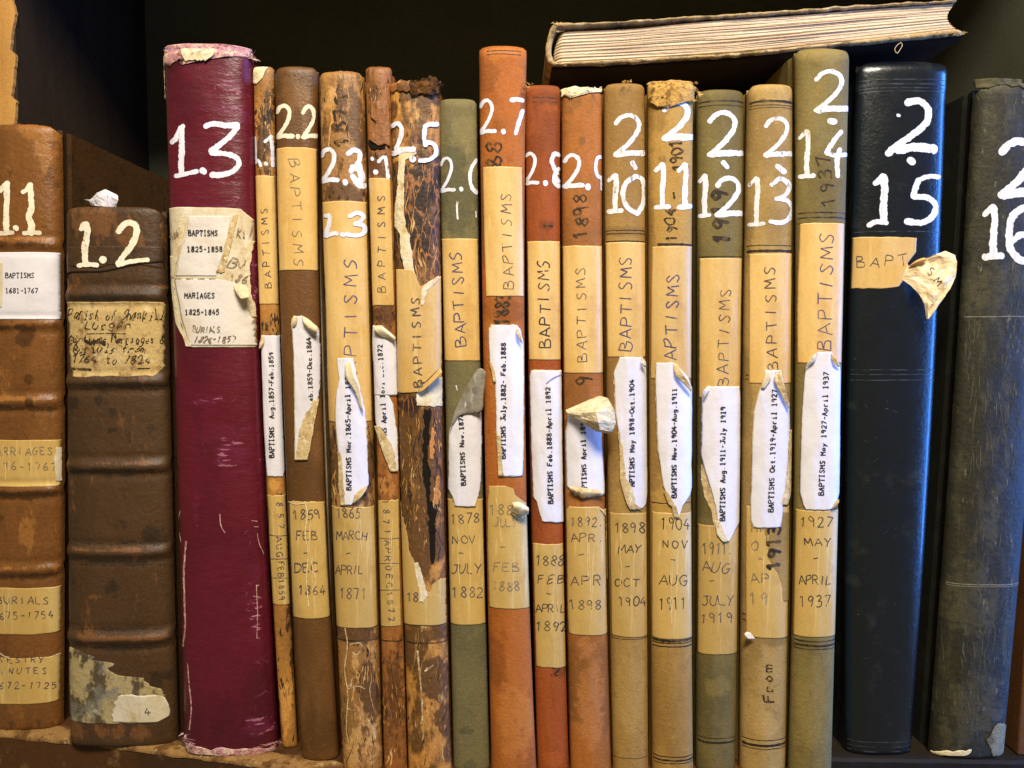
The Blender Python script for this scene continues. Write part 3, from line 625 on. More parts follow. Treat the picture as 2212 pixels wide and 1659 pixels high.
# left upright: its front edge carries a torn tan veneer
ux = float(P(36, 130, .10)[0])
v, f = box(ux - .05, ux, .10, .262, -.03, zt); o = mk('wooden_upright', v, f, M['upright'], smooth=False)
tag(o, 'dark wooden upright at the top left corner with torn tan veneer on its front edge', 'shelf upright')
zz = np.linspace(.02, zt, 400)
rx = np.array([float(P(k, 0, .10)[0]) for k in (31, 31, 38, 33, 22.5, 35, 29.5, 21, 33, 26)]); rz = [float(P(20, y, .10)[2]) for y in (-60, 0, 21, 55, 111, 121, 167, 212, 222, 264)]
xr = np.interp(zz, rz[::-1], rx[::-1]) + .0008 * fbm(zz * 300, zz * 0, 8, 4)
cols = np.stack([np.stack([xr * 0 + ux - .045, zz * 0 + .0975, zz], 1), np.stack([xr, zz * 0 + .0975, zz], 1), np.stack([xr, zz * 0 + .0998, zz], 1)], 1)
child('veneer', cols.reshape(-1, 3), grid_faces(400, 3), M['veneer'], o, smooth=False)
# right hand board
a0 = P(2215, 1080, .012); a1 = P(2179, 1662, .012)
dx = float(a1[0] - a0[0]) / float(a1[2] - a0[2])
xb = lambda z: float(a1[0]) + dx * (z - float(a1[2]))
V_ = []
for z in (0.0003, .19):
    for x_ in (xb(z), xb(z) + .0045):
        for y_ in (.006, .20): V_.append((x_, y_, z))
o = mk('wooden_board', V_, [(0, 1, 3, 2), (4, 6, 7, 5), (0, 4, 5, 1), (1, 5, 7, 3), (3, 7, 6, 2), (2, 6, 4, 0)], surface('reddish_board', lin(120, 74, 34), [dict(c=lin(90, 54, 24), sc=30, lo=.4, hi=.62, amt=.8, st=(2, 1, .3))], rough=.6, bump=.3), smooth=False)
tag(o, 'thin reddish brown board seen edge on beyond the last book at lower right', 'board')
bevel(o, .0008)
# ------------------------------------------------------------------ labels on the spines
def white(b, rows, text=None, ink='ink', tear=(1.6, 1.6), tb=(1.2, 1.5), back=True, lift=.0005, label=None, seed=0, grow=5, wr=.25):
    bk = None
    if back:
        r2 = [(r[0], r[1], r[2] - grow, r[3] + grow * .6) for r in rows]
        r2[0] = (r2[0][0], r2[0][1] - 3, r2[0][2], r2[0][3]); r2[-1] = (r2[-1][0], r2[-1][1] + grow * .8, r2[-1][2], r2[-1][3])
        bk = b.strip('label_backing', r2, M['back'], lift=lift - .00014, tear=(tear[0] * 1.4, tear[1] * 1.4), tb=(2, 3), seed=seed + 5)
    o = b.strip('typed_label', rows, M['white'], lift=lift, tear=tear, tb=tb, label=label, seed=seed, wr=wr)
    if text: b.lettering(o, M[ink], text, lift=lift + .00004 + wr * .00075, typed=True, w=2.45, jit=.02, squeeze=.78)
    return o
def tape(b, rows, text=None, pen='pen', tear=(.5, .5), tb=(.6, .6), lift=.00016, name='tape_label', mat='tape', label=None, seed=0, w=2.15, **kw):
    o = b.strip(name, rows, M[mat], lift=lift, tear=tear, tb=tb, label=label, seed=seed, **{k: v for k, v in kw.items() if k in ('wr',)})
    if name == 'date_tape':
        r0 = rows[0]; r1 = rows[-1]; rr = random.Random(int(r0[2] + b.seed * 17)); yA = C(r0[0], 0, r0[1])[1]; yB = C(r1[0], 0, r1[1])[1]
        xA = (C(r0[0], r0[2], 0)[0] + C(r0[0], r0[3], 0)[0]) / 2; xB = (C(r1[0], r1[2], 0)[0] + C(r1[0], r1[3], 0)[0]) / 2; hwid = (r0[3] - r0[2]) * K * .5
        for i in range(rr.choice((1, 2, 2, 3))):
            f0 = rr.uniform(0, .5); f1 = min(.98, f0 + rr.uniform(.25, .7)); ofx = rr.uniform(-.6, .6) * hwid; t = np.linspace(f0, f1, 9); ph = rr.uniform(0, 9)
            pp = [('V', xA + (xB - xA) * q + ofx + 2.2 * float(fbm(q * 9 + ph, ph, 3, 3)), yA + (yB - yA) * q) for q in t]
            b.lines('crease', M['creaseline'], [(rr.uniform(.9, 1.7), pp, True)], lift=lift + .00005 + kw.get('wr', 0) * .001, parent=o, rough=1.0)
    if text: b.lettering(o, M[pen], text, lift=lift + .00004 + kw.get('wr', 0) * .001, w=w, jit=.07, squeeze=kw.get('sq', .62))
    return o
def creases(b, parent, segs, lift=.0002, mat='cream'):
    for (w, p) in segs: b.lines('crease', M[mat], [(w, p, True)], lift=lift, parent=parent, rough=.7)
def number(b, strokes, mat='paint', lift=.00011, name='painted_number', rough=.34, label=None):
    acc = Acc()
    for (c, w, pts, sm) in strokes:
        q = np.array([C(c, x, y) for (x, y) in pts])
        if sm: q = catmull(q, 7)
        b.ribbon(acc, q, w * K * 1.02, lift + .000008 * (b.k % 8), rough=rough, step=1.3)
    o = child(name, acc.verts(), acc.f, M[mat], b.root)
    if label: o['label'] = label
    return o
def two(c, x0, y0, x1, y1, w, base=1.15, hook=True):
    X = lambda a: x0 + (x1 - x0) * a
    Y = lambda a: y0 + (y1 - y0) * a
    return [(c, w, [(X(.08), Y(.2)), (X(.25), Y(.05)), (X(.52), Y(.0)), (X(.76), Y(.12)), (X(.78), Y(.34)), (X(.58), Y(.6)), (X(.3), Y(.82)), (X(.06), Y(.97))], True),
            (c, w * base, [(X(.12), Y(.97)), (X(.45), Y(.93)), (X(.98), Y(.93))], True)]
def one(c, x0, y0, x1, y1, w, base=True):
    X = lambda a: x0 + (x1 - x0) * a
    Y = lambda a: y0 + (y1 - y0) * a
    s = [(c, w * .8, [(X(.05), Y(.16)), (X(.28), Y(.08)), (X(.5), Y(.0))], True), (c, w, [(X(.56), Y(.02)), (X(.6), Y(.3)), (X(.52), Y(.6)), (X(.52), Y(.97))], True)]
    if base: s.append((c, w * .9, [(X(.05), Y(1)), (X(.5), Y(.985)), (X(.98), Y(.97))], True))
    return s
def three(c, x0, y0, x1, y1, w, flat=True):
    X = lambda a: x0 + (x1 - x0) * a
    Y = lambda a: y0 + (y1 - y0) * a
    top = [(c, w, [(X(.05), Y(.05)), (X(.5), Y(.0)), (X(.95), Y(.04))], True), (c, w, [(X(.88), Y(.06)), (X(.5), Y(.28)), (X(.15), Y(.48))], True)] if flat else [(c, w, [(X(.1), Y(.14)), (X(.5), Y(0)), (X(.85), Y(.15)), (X(.7), Y(.36)), (X(.35), Y(.46))], True)]
    return top + [(c, w, [(X(.3), Y(.46)), (X(.75), Y(.5)), (X(.98), Y(.68)), (X(.85), Y(.9)), (X(.5), Y(1)), (X(.05), Y(.98))], True)]
def teeth(b, rows):
    for (c, y, x0, x1) in rows:
        acc = Acc(); t = np.arange(0, (x1 - x0) / 9.0); px = x0 + t * 9; q = [C(c, a, y) for a in px]
        u, z = b.inv(np.array([a[0] for a in q]), np.array([a[1] for a in q]))
        dz = .0016 * (.15 + np.abs(fbm(t * .35, t * 0 + y, 5, 3)) * 1.3) * (.35 + .65 * (t % 3 == 0))
        V_ = np.stack([b.surf(u, z + .0002, .00005), b.surf(u, z - dz, .00005)], 1)
        acc.add(V_, [tuple(reversed(k)) for k in grid_faces(len(t), 2)])
        child('tooled_border', acc.verts(), acc.f, M['tooldim'], b.root, smooth=False)
def dot(c, x, y, w): return [(c, w, [(x - 2, y - 4), (x + 3, y), (x + 1, y + 5)], True)]
def up(text, c, x0, y0, c1, x1, y1, h, **k): 
    d = dict(k); 
    if c1 != c: d['c1'] = c1
    return (c, text, x0, y0, x1, y1, h, d)
def row(text, c, x0, x1, yb, h, dy=0, **k): return (c, text, x0, yb, x1, yb + dy, h, dict(k))

# ---- the books, left to right -------------------------------------------------
b = Book([(265, -45, 134), (700, -42, 139), (1572, -36, 138)], y_bot=1577, bands=[(527, .0014, .0022), (700, .0013, .0022), (868, .0015, .0024), (1060, .0013, .0022), (1232, .0013, .0022)], rag=.0012, seed=1, head=.004, Rk=.2, p=2.6)
b.build('brown calf register painted 1.1, with raised bands, leftmost on the shelf', M['b11'], M['b12'],
    paint={'dark': [('L2', 155, 610, 75, 60, 1.6), ('L2', 180, 870, 38, 50, 1.6), ('L2', 60, 545, 260, 26, .9), ('L1', 120, 1520, 280, 24, .9), ('L2', 100, 1050, 260, 24, 1.0), ('L2', 120, 1590, 260, 34, 1.2), ('L3', 150, 470, 260, 34, 1.0), ('L2', 190, 1010, 32, 40, 1.2), ('L3', 200, 1390, 300, 60, .5), ('L1', 200, 1420, 40, 60, .6)],
           'worn': [('L1', 180, 800, 200, 60, .8), ('L1', 300, 960, 90, 150, .5), ('L2', 100, 985, 300, 18, .8), ('L3', 150, 415, 260, 18, .9), ('L3', 150, 200, 120, 160, .5), ('L1', 120, 1485, 260, 16, .9)]})
number(b, [('L1', 34, [(0, 1185), (30, 1160), (48, 1140)], True), ('L1', 34, [(46, 1140), (44, 1240), (40, 1350), (42, 1445)], True), ('L1', 26, [(2, 1452), (40, 1450), (78, 1446)], True),
    ('L1', 30, [(95, 1415), (105, 1425)], False), ('L1', 26, [(142, 1195), (165, 1180), (185, 1150)], True), ('L1', 36, [(188, 1150), (192, 1230), (196, 1290), (178, 1350), (196, 1400), (190, 1450)], True), ('L1', 26, [(148, 1452), (200, 1446), (246, 1448)], True)], 'paint_cream')
o = b.strip('typed_label', [('L2', 82, -100, 398), ('L2', 300, -100, 400), ('L2', 495, -100, 398)], M['white'], tb=(.6, .6), tear=(0, .8), lift=.0003)
b.strip('old_label_edge', [('L2', 140, -90, 22), ('L2', 300, -90, 20), ('L2', 420, -90, 16)], M['yellowed'], lift=.00045, tear=(0, 1.5))
b.lettering(o, M['ink'], [row('BAPTISMS', 'L2', 38, 216, 236, 31), row('1681-1767', 'L2', 38, 240, 330, 31)], typed=True, w=2.0, jit=.02, lift=.0004)
o = tape(b, [('L2', 1238, -100, 392), ('L2', 1400, -100, 396), ('L2', 1525, -100, 390)], [row('MARRIAGES', 'L2', -72, 325, 1338, 46), row('1676-1767', 'L2', -80, 350, 1432, 46)], 'pencil', tb=(1.5, 1), mat='tape_low', name='date_tape')
b.strip('cellophane_patch', [('L2', 1290, 345, 395), ('L2', 1400, 335, 398), ('L2', 1500, 350, 398)], M['yellowed'], lift=.0004, tear=(3, 1))
tape(b, [('L3', 520, -100, 383), ('L3', 660, -100, 384), ('L3', 805, -100, 376)], [row('BURIALS', 'L3', -18, 300, 638, 44), row('1675-1754', 'L3', -45, 330, 735, 44, dy=-10)], 'pen', tb=(1.5, 1), mat='tape_low', name='date_tape')
o = tape(b, [('L3', 948, -100, 400), ('L3', 1080, -100, 396), ('L3', 1232, -100, 372)], [row('VESTRY', 'L3', 2, 270, 1002, 38), row('MINUTES', 'L3', -45, 295, 1072, 36), row('1672-1725', 'L3', -48, 350, 1165, 40)], 'pen', tb=(3.5, 1), mat='tape_low', name='date_tape')
creases(b, o, [(2, [('L3', 0, 940), ('L3', 30, 962), ('L3', 60, 968)]), (2, [('L3', 330, 960), ('L3', 370, 945), ('L3', 405, 935)])], lift=.0003)
b11 = b

b = Book([(445, 139, 360), (1000, 142, 371), (1612, 147, 386)], y_bot=1614, bands=[(638, .0016, .0026), (824, .0015, .0024), (1008, .0015, .0024), (1194, .0017, .0024), (1380, .0017, .0026)], rag=.0006, seed=2, head=.003, Rk=.16, p=2.8)
b.build('squat dark brown calf register painted 1.2 with handwritten parish label', M['b12'], M['b12'],
    paint={'worn': [('L1', 700, 1420, 340, 190, .75), ('L3', 720, 300, 330, 16, 1.2), ('L3', 720, 845, 320, 22, 1.2), ('L2', 720, 1390, 320, 14, .8), ('L3', 700, 1440, 300, 60, .6), ('L3', 620, 600, 60, 30, .8), ('L2', 990, 290, 80, 14, 1.2)],
           'dark': [('L2', 700, 350, 340, 30, 1.0), ('L2', 730, 905, 340, 22, 1.2), ('L2', 460, 1010, 50, 50, 1.1), ('L2', 610, 1000, 30, 40, 1.1), ('L2', 700, 1065, 30, 40, 1.0), ('L2', 690, 1180, 20, 20, 1.3), ('L2', 720, 1440, 330, 26, 1.2), ('L3', 860, 262, 200, 14, 1.3), ('L3', 730, 378, 330, 20, 1.2), ('L3', 740, 395, 300, 10, 1.3), ('L3', 760, 800, 240, 14, 1.0), ('L3', 740, 915, 330, 20, 1.1), ('L3', 700, 530, 60, 60, .6), ('L3', 960, 200, 90, 90, .6), ('L3', 980, 1120, 90, 100, 1.1)]})
number(b, [('L1', 30, [(505, 1425), (520, 1400), (540, 1395)], True), ('L1', 40, [(535, 1395), (545, 1450), (528, 1540), (530, 1640)], True), ('L1', 26, [(488, 1652), (540, 1645), (605, 1650)], True), ('L1', 42, [(636, 1612), (644, 1618)], False),
    ('L1', 36, [(738, 1440), (760, 1410), (800, 1385), (845, 1405), (848, 1460), (815, 1530), (770, 1590), (735, 1640)], True), ('L1', 26, [(735, 1650), (790, 1630), (850, 1622), (920, 1616)], True)], 'paint_cream')
teeth(b, [('L3', 262, 420, 1020), ('L3', 392, 430, 1050), ('L3', 792, 430, 1020), ('L2', 1440, 430, 1040), ('L2', 925, 430, 1040), ('L3', 905, 560, 1040)])
# flap of leather lifted over the darker panel
b.strip('leather_flap', [('L1', 1540, 412, 1024), ('L1', 1600, 412, 1026), ('L1', 1640, 412, 1028), ('L2', 165, 415, 1028)], M['b12'], lift=.0001, tb=(0, 10), th=.0001, seed=5)
b.lines('torn_line', M['dark'], [(3.4, [('L2', 415, 235), ('L2', 425, 205), ('L2', 480, 198), ('L2', 640, 195), ('L2', 760, 170), ('L2', 870, 148), ('L2', 1020, 132)], True)], lift=.0002)
o = b.strip('parish_label', [('L2', 388, 412, 1026), ('L2', 480, 415, 1028), ('L2', 520, 430, 1018), ('L2', 700, 432, 1020), ('L2', 800, 440, 1022), ('L2', 848, 455, 955)], surface('aged_parish_label', lin(196, 164, 106), [dict(c=lin(134, 98, 52), sc=90, lo=.5, hi=.62, amt=.85, st=(1.3, 1, .9), det=8), dict(c=lin(216, 192, 140), sc=110, lo=.56, hi=.66, amt=.7), dict(c=lin(92, 64, 34), sc=190, lo=.62, hi=.69, amt=.8)], rough=.7, bump=.6, bscale=300, grain=.15), tear=(3, 2.5), tb=(1, 4))
b.lettering(o, M['script'], [row('Parish of Shankill', 'L2', 422, 1015, 496, 62, slant=.25), row('Lurgan', 'L2', 525, 815, 556, 56, slant=.3), row('Baptisms Marriages &', 'L2', 425, 1015, 640, 52, slant=.3), row('Burials from', 'L2', 450, 905, 700, 50, slant=.3), row('1764 to 1824', 'L2', 445, 930, 768, 50, slant=.2)], w=2.2, jit=.14, rough=.6, squeeze=.8)
b.lines('rule', M['script'], [(1.6, [('L2', 540, 584), ('L2', 650, 581), ('L2', 782, 583)], True), (5, [('L2', 450, 800), ('L2', 500, 804), ('L2', 565, 806)], True), (2.2, [('L2', 858, 800), ('L2', 935, 797)], False), (7, [('L2', 530, 620), ('L2', 560, 640), ('L2', 610, 630), ('L2', 650, 650)], True)], lift=.0003, parent=o)
o = b.strip('scraped_label', [('L3', 908, 410, 440), ('L3', 930, 411, 500), ('L3', 985, 412, 590), ('L3', 1000, 412, 690), ('L3', 1080, 413, 700), ('L3', 1100, 413, 860), ('L3', 1150, 414, 960), ('L3', 1195, 415, 1010), ('L3', 1220, 417, 1040), ('L3', 1290, 420, 1060), ('L3', 1345, 425, 1058), ('L3', 1378, 540, 860)], M['scrape'], tear=(2, 22), tb=(2, 3), lift=.0002)
b.strip('label_remnant', [('L3', 1205, 760, 960), ('L3', 1215, 730, 1025), ('L3', 1260, 720, 1050), ('L3', 1330, 700, 1058), ('L3', 1372, 690, 980)], M['yellowed'], lift=.0003, tear=(10, 1.5), tb=(3, 1))
b.lettering(o, M['pen'], [row('4', 'L3', 900, 945, 1330, 50)], lift=.0005, w=2.0)
for s_ in range(3):
    pass
b12 = b

b = Book([(107, 350, 548), (800, 372, 563), (1625, 394, 602)], y_bot=1633, rag=.0010, seed=3, head=.002, tail=.001, Rk=.24, p=2.6)
b.build('thick maroon register painted 1.3 with frayed pink edges', M['b13'], M['b13'],
    paint={'worn': [('L1', 1430, 600, 120, 300, .9), ('L2', 1450, 1300, 130, 160, 1.3), ('L3', 1590, 700, 60, 300, 1.0), ('L3', 1600, 1400, 90, 90, 1.3), ('L1', 1480, 1150, 60, 160, .6), ('L2', 1590, 250, 30, 200, 1.5), ('L3', 1220, 60, 20, 100, 1.2), ('L2', 1330, 1000, 200, 40, .7)]})
number(b, [('L1', 32, [(1072, 885), (1095, 860), (1120, 810), (1138, 785)], True), ('L1', 34, [(1128, 795), (1132, 900), (1128, 1000), (1130, 1085)], True), ('L1', 28, [(1096, 1096), (1160, 1080), (1225, 1066)], True), ('L1', 44, [(1260, 1060), (1268, 1068)], False),
    ('L1', 34, [(1280, 785), (1330, 770), (1400, 780), (1478, 778)], True), ('L1', 34, [(1476, 790), (1440, 840), (1370, 900), (1312, 940)], True), ('L1', 34, [(1316, 950), (1390, 955), (1462, 975), (1488, 1020), (1450, 1065), (1380, 1088), (1318, 1088)], True)])
lab = b.strip('paper_label', [('L1', 1300, 1050, 1500), ('L1', 1330, 1048, 1530), ('L1', 1370, 1048, 1585), ('L1', 1480, 1050, 1590), ('L2', 20, 1052, 1590), ('L2', 60, 1054, 1562), ('L2', 150, 1055, 1552), ('L2', 230, 1060, 1545), ('L2', 300, 1085, 1548), ('L2', 400, 1085, 1580), ('L2', 500, 1098, 1600), ('L2', 520, 1128, 1600), ('L2', 600, 1150, 1601), ('L2', 650, 1170, 1601), ('L2', 668, 1200, 1598)], M['yellowed'], lift=.0003, tear=(1.5, 1.5), tb=(1, .6))
b.strip('torn_edge', [('L1', 1500, 1540, 1588), ('L2', 60, 1530, 1565), ('L2', 150, 1528, 1556), ('L2', 230, 1525, 1552), ('L2', 330, 1535, 1556), ('L2', 400, 1550, 1582), ('L2', 480, 1565, 1600)], M['cream'], lift=.0005, tear=(5, 2))
b.strip('torn_edge', [('L2', 100, 1052, 1075), ('L2', 250, 1060, 1082), ('L2', 420, 1085, 1105), ('L2', 510, 1095, 1120), ('L2', 600, 1140, 1165), ('L2', 665, 1165, 1200)], M['cream'], lift=.0005, tear=(2, 3))
for rows_ in ([('L1', 1345, 1135, 1165), ('L1', 1450, 1110, 1150), ('L1', 1560, 1090, 1125), ('L2', 150, 1070, 1100), ('L2', 235, 1060, 1085)], [('L1', 1335, 1450, 1480), ('L1', 1450, 1420, 1455), ('L1', 1570, 1395, 1430), ('L2', 160, 1370, 1405), ('L2', 205, 1345, 1400)]):
    b.strip('tape_fold', rows_, M['back' if rows_[0][2] > 1300 else 'cream'], lift=.0006, tear=(1.5, 1.5), tb=(2, 3))
b.strip('typed_label', [('L1', 1345, 1180, 1440), ('L1', 1480, 1158, 1415), ('L2', 100, 1120, 1385), ('L2', 225, 1098, 1345)], M['offwhite'], lift=.00045, tear=(1, 1), wr=.2)
b.strip('typed_label', [('L2', 245, 1092, 1350), ('L2', 262, 1092, 1460), ('L2', 350, 1110, 1490), ('L2', 500, 1135, 1570), ('L2', 655, 1185, 1590)], M['offwhite'], lift=.00045, tear=(1, 4), wr=.2)
b.sheet('lifted_flap', [[('L2', 1452, 290, .6), ('L2', 1500, 275, .8), ('L2', 1548, 300, .8)], [('L2', 1470, 330, 1.5), ('L2', 1505, 330, 2.2), ('L2', 1552, 335, 1.2)], [('L2', 1500, 368, 3.0), ('L2', 1525, 362, 3.0), ('L2', 1548, 355, 2.0)]], M['cream'])
b.lettering(lab, M['ink'], [row('BAPTISMS', 'L1', 1178, 1358, 1466, 32), row('1825-1858', 'L1', 1170, 1387, 1566, 32), row('MARIAGES', 'L2', 1155, 1340, 361, 32), row('1825-1845', 'L2', 1158, 1367, 464, 32)], typed=True, w=2.0, jit=.02, lift=.00078)
for it_ in [row('ish', 'L1', 1060, 1115, 1478, 50, slant=.3), row('Kill', 'L1', 1468, 1590, 1478, 55, slant=.3), row('Bu', 'L2', 1420, 1530, 168, 62, slant=.3), row('186', 'L2', 1430, 1530, 262, 44, slant=.3), row('BURIALS', 'L2', 1205, 1372, 573, 34, slant=.15), row('1826-1857', 'L2', 1210, 1460, 636, 38, slant=.3)]: b.lettering(lab, M['pencil'], [it_], name='handwriting', w=1.9, jit=.12, lift=.00080)
b.lines('dashes', M['pencil'], [(1.4, [('L2', 1095 + 70 * i, 242), ('L2', 1135 + 70 * i, 241)], False) for i in range(4)], lift=.0007, parent=lab)
cracks(b, M['pinkscuff'], [('L2', 1200, 1600, 700, 1500, 12, 22, 3), ('L3', 1500, 1660, 0, 1300, 20, 40, 3.4), ('L1', 1250, 1540, 400, 1250, 10, 22, 3)], name='scuffs', seed=9, wander=1.4)
# frayed head, tail and joint
b.strip('frayed_head', [('L1', 300, 1008, 1545), ('L1', 350, 1010, 1560), ('L1', 372, 1012, 1565), ('L1', 400, 1014, 1150)], M['pink'], lift=.0004, tear=(2, 2), tb=(0, 14), wr=1.2, seed=2)
b.strip('frayed_head', [('L1', 300, 1130, 1330), ('L1', 340, 1130, 1345), ('L1', 385, 1160, 1290)], M['cream'], lift=.0010, tear=(5, 5), tb=(3, 8), wr=1.0)
b.strip('frayed_joint', [('L1', 320, 1000, 1026), ('L1', 450, 1005, 1024), ('L1', 560, 1008, 1022), ('L1', 620, 1014, 1024)], M['cream'], lift=.0006, tear=(3, 3))
b.strip('frayed_tail', [('L3', 1495, 1150, 1710), ('L3', 1520, 1155, 1722), ('L3', 1548, 1165, 1722), ('L3', 1562, 1300, 1650)], M['pink'], lift=.0005, tear=(4, 4), tb=(10, 8), wr=1.2)
b.lines('frayed_joint', M['pink'], [(3.6, [('L3', 1158, 250), ('L3', 1145, 420), ('L3', 1150, 640), ('L3', 1152, 780), ('L3', 1140, 900)], True), (2.6, [('L3', 1168, 1010), ('L3', 1178, 1150), ('L3', 1190, 1280), ('L3', 1178, 1420)], True), (2, [('L3', 1120, 60), ('L3', 1108, 150), ('L3', 1125, 250)], True),
    (2.6, [('L3', 1660, 50), ('L3', 1672, 300), ('L3', 1680, 600), ('L3', 1700, 1000), ('L3', 1712, 1300)], True), (2.2, [('L3', 1368, 80), ('L3', 1375, 150), ('L3', 1400, 195)], True)] + [(1.5, [('L3', 1568 + (i * 7 % 5) * 7, y), ('L3', 1600 + (i * 5 % 4) * 5, y + 4 - (i % 3) * 4)], False) for i, y in enumerate((120, 158, 525, 590, 665, 715, 780, 850))] + [(1.6, [('L3', 1595, 520), ('L3', 1598, 600), ('L3', 1602, 700), ('L3', 1598, 850)], True), (1.4, [('L3', 1600, 200), ('L3', 1612, 260), ('L3', 1640, 325)], True)], lift=.0001, rough=.9)
rag_ribbons('loose_fibres', b.root, M['pink'], b.Y0, [('L1', 1010, 320, 1130, 300, 0, -6), ('L1', 1130, 300, 1350, 298, 0, -5), ('L1', 1350, 305, 1560, 350, 0, -8), ('L1', 1540, 345, 1600, 380, -2, -9)], 110, .0028, .00024, up=.4, seed=3)
rag_ribbons('loose_fibres', b.root, M['pink'], b.Y0, [('L3', 1140, 1440, 1200, 1530, 0, -4), ('L3', 1200, 1545, 1500, 1570, 1, -1), ('L3', 1500, 1560, 1735, 1490, 1, -4)], 110, .0028, .00024, up=-.2, seed=4)
b13 = b

b = Book([(140, 546, 592), (680, 560, 604), (1615, 608, 643)], y_bot=1617, rag=.0012, seed=4, Rk=.3)
b.build('narrow ochre calf register right beside the maroon one, white scrap at its head', M['b21'], M['b21'],
    paint={'dark': [('M1', 150, 500, 80, 160, .9), ('M1', 150, 800, 80, 200, 1.6), ('M2', 170, 330, 40, 100, 1.2), ('M1', 120, 460, 24, 40, 1.2), ('M3', 300, 740, 24, 110, 1.3), ('M3', 330, 1050, 22, 200, .8)], 'worn': [('M2', 220, 1360, 60, 50, 1), ('M3', 270, 1300, 60, 250, .7)]})
cracks(b, M['darkcrack'], [('M1', 100, 205, 420, 900, 40, 60, 9), ('M2', 135, 240, 250, 420, 18, 50, 12), ('M3', 225, 350, 660, 1450, 30, 70, 7)], seed=7)
cracks(b, M['palecrack'], [('M1', 100, 205, 420, 900, 16, 40, 7)], name='flaking', seed=8, lift=.00016)
b.strip('paper_scrap', [('L1', 412, 1580, 1664), ('L1', 450, 1578, 1650), ('L1', 490, 1578, 1635), ('L1', 524, 1580, 1600)], M['cream'], lift=.0004, tear=(1, 3), tb=(2, 2))
number(b, [('M1', 16, [(94, 690), (98, 760), (98, 840)], True), ('M1', 18, [(96, 850), (112, 830), (130, 866)], True), ('M1', 24, [(160, 850), (165, 854)], False), ('M1', 18, [(155, 715), (175, 700), (192, 680)], True), ('M1', 22, [(194, 685), (200, 760), (203, 866)], True)])
tape(b, [('M1', 932, 90, 214), ('M1', 1300, 102, 228), ('M2', 235, 118, 246)], [up('BAPTISMS', 'M1', 198, 1625, 'M1', 168, 1120, 42)], 'pen')
white(b, [('M2', 428, 135, 250), ('M2', 700, 142, 262), ('M2', 1000, 152, 282), ('M2', 1200, 165, 296), ('M2', 1270, 170, 292), ('M2', 1304, 174, 265)], [up('BAPTISMS  Aug.1857-Feb.1859', 'M2', 213, 1186, 'M2', 208, 532, 27)], tear=(.4, .6), back=False, lift=.0004, wr=.1)
b.sheet('label_fold', [[('M2', 135, 428, .5), ('M2', 150, 428, .5)], [('M2', 120, 490, 1.2), ('M2', 148, 470, 1.4)], [('M2', 118, 515, .8), ('M2', 130, 505, .9)]], M['back'])
o = tape(b, [('M2', 1418, 170, 290), ('M3', 0, 175, 298), ('M3', 300, 188, 306), ('M3', 636, 206, 312)], [up('1857', 'M3', 226, -60, 'M3', 240, 185, 36), up('AUG', 'M3', 224, 222, 'M3', 230, 345, 36), up('FEB', 'M3', 236, 375, 'M3', 240, 468, 36), up('1859', 'M3', 240, 485, 'M3', 244, 615, 34)], 'pen', mat='tape_low', name='date_tape', tb=(3, 1))
b.lines('rule', M['pen'], [(1.5, [('M3', 188, 208), ('M3', 240, 214), ('M3', 296, 209)], True), (1.5, [('M3', 192, 358), ('M3', 304, 356)], False), (1.5, [('M3', 200, 476), ('M3', 306, 478)], False)], lift=.00022, parent=o)

b = Book([(140, 593, 688), (900, 611, 697), (1645, 652, 734)], y_bot=1646, seed=5, Rk=.28)
b.build('smooth dark brown leather register painted 2.2, its tape lettered downwards', M['b22'], M['b22'], paint={'dark': [('M3', 470, 1450, 150, 150, .6)], 'worn': [('M1', 350, 420, 100, 100, .5)]})
number(b, two('M1', 222, 492, 330, 695, 24) + dot('M1', 360, 684, 26) + two('M1', 385, 498, 478, 695, 24), 'paint_cream')
tape(b, [('M1', 764, 222, 478), ('M1', 1150, 236, 492), ('M1', 1520, 246, 500)], [('M1', 'BAPTISMS', 305, 828, 342, 1500, 60, {})], 'pencil')
white(b, [('M2', 308, 340, 385), ('M2', 330, 328, 425), ('M2', 365, 326, 470), ('M2', 400, 330, 490), ('M2', 570, 340, 500), ('M2', 750, 342, 495), ('M2', 850, 343, 478), ('M2', 950, 343, 460), ('M2', 1050, 345, 445), ('M2', 1200, 345, 418)], None, tear=(.8, 2), seed=3)
o = b.strip('typed_label_fold', [('M2', 830, 452, 486), ('M2', 870, 440, 480), ('M2', 950, 392, 466), ('M2', 1050, 368, 450), ('M2', 1130, 360, 436), ('M2', 1202, 345, 420)], M['back'], lift=.00085, tear=(3, 1))
acc_parent = b.root
b.lettering(o, M['ink'], [up('eb.1859-Dec.1864', 'M2', 452, 832, 'M2', 440, 438, 26)], typed=True, w=1.9, jit=.02, lift=.0008, squeeze=.78)
b.sheet('label_curl', [[('M2', 385, 306, .8), ('M2', 430, 330, 1.0), ('M2', 488, 385, 1.2)], [('M2', 395, 345, 2.4), ('M2', 430, 372, 2.8), ('M2', 478, 400, 2.4)], [('M2', 405, 375, 1.2), ('M2', 440, 405, 1.4), ('M2', 480, 418, 1.2)]], M['cream'])
b.sheet('label_curl', [[('M2', 330, 318, 1.0), ('M2', 355, 312, .9)], [('M2', 326, 350, 2.0), ('M2', 352, 345, 1.8)], [('M2', 328, 382, 1.0), ('M2', 345, 372, .9)]], M['back'])
o = tape(b, [('M2', 1455, 305, 545), ('M3', 0, 308, 548), ('M3', 350, 318, 562), ('M3', 712, 332, 582)], [row('1859', 'M3', 335, 500, 112, 58, dy=-6), row('FEB', 'M3', 352, 475, 236, 54), row('-', 'M3', 392, 460, 340, 50), row('DEC', 'M3', 345, 482, 438, 56), row('1864', 'M3', 366, 530, 580, 60)], 'pen', mat='tape_low', name='date_tape', tb=(3.5, 1), sq=.72, wr=.15)
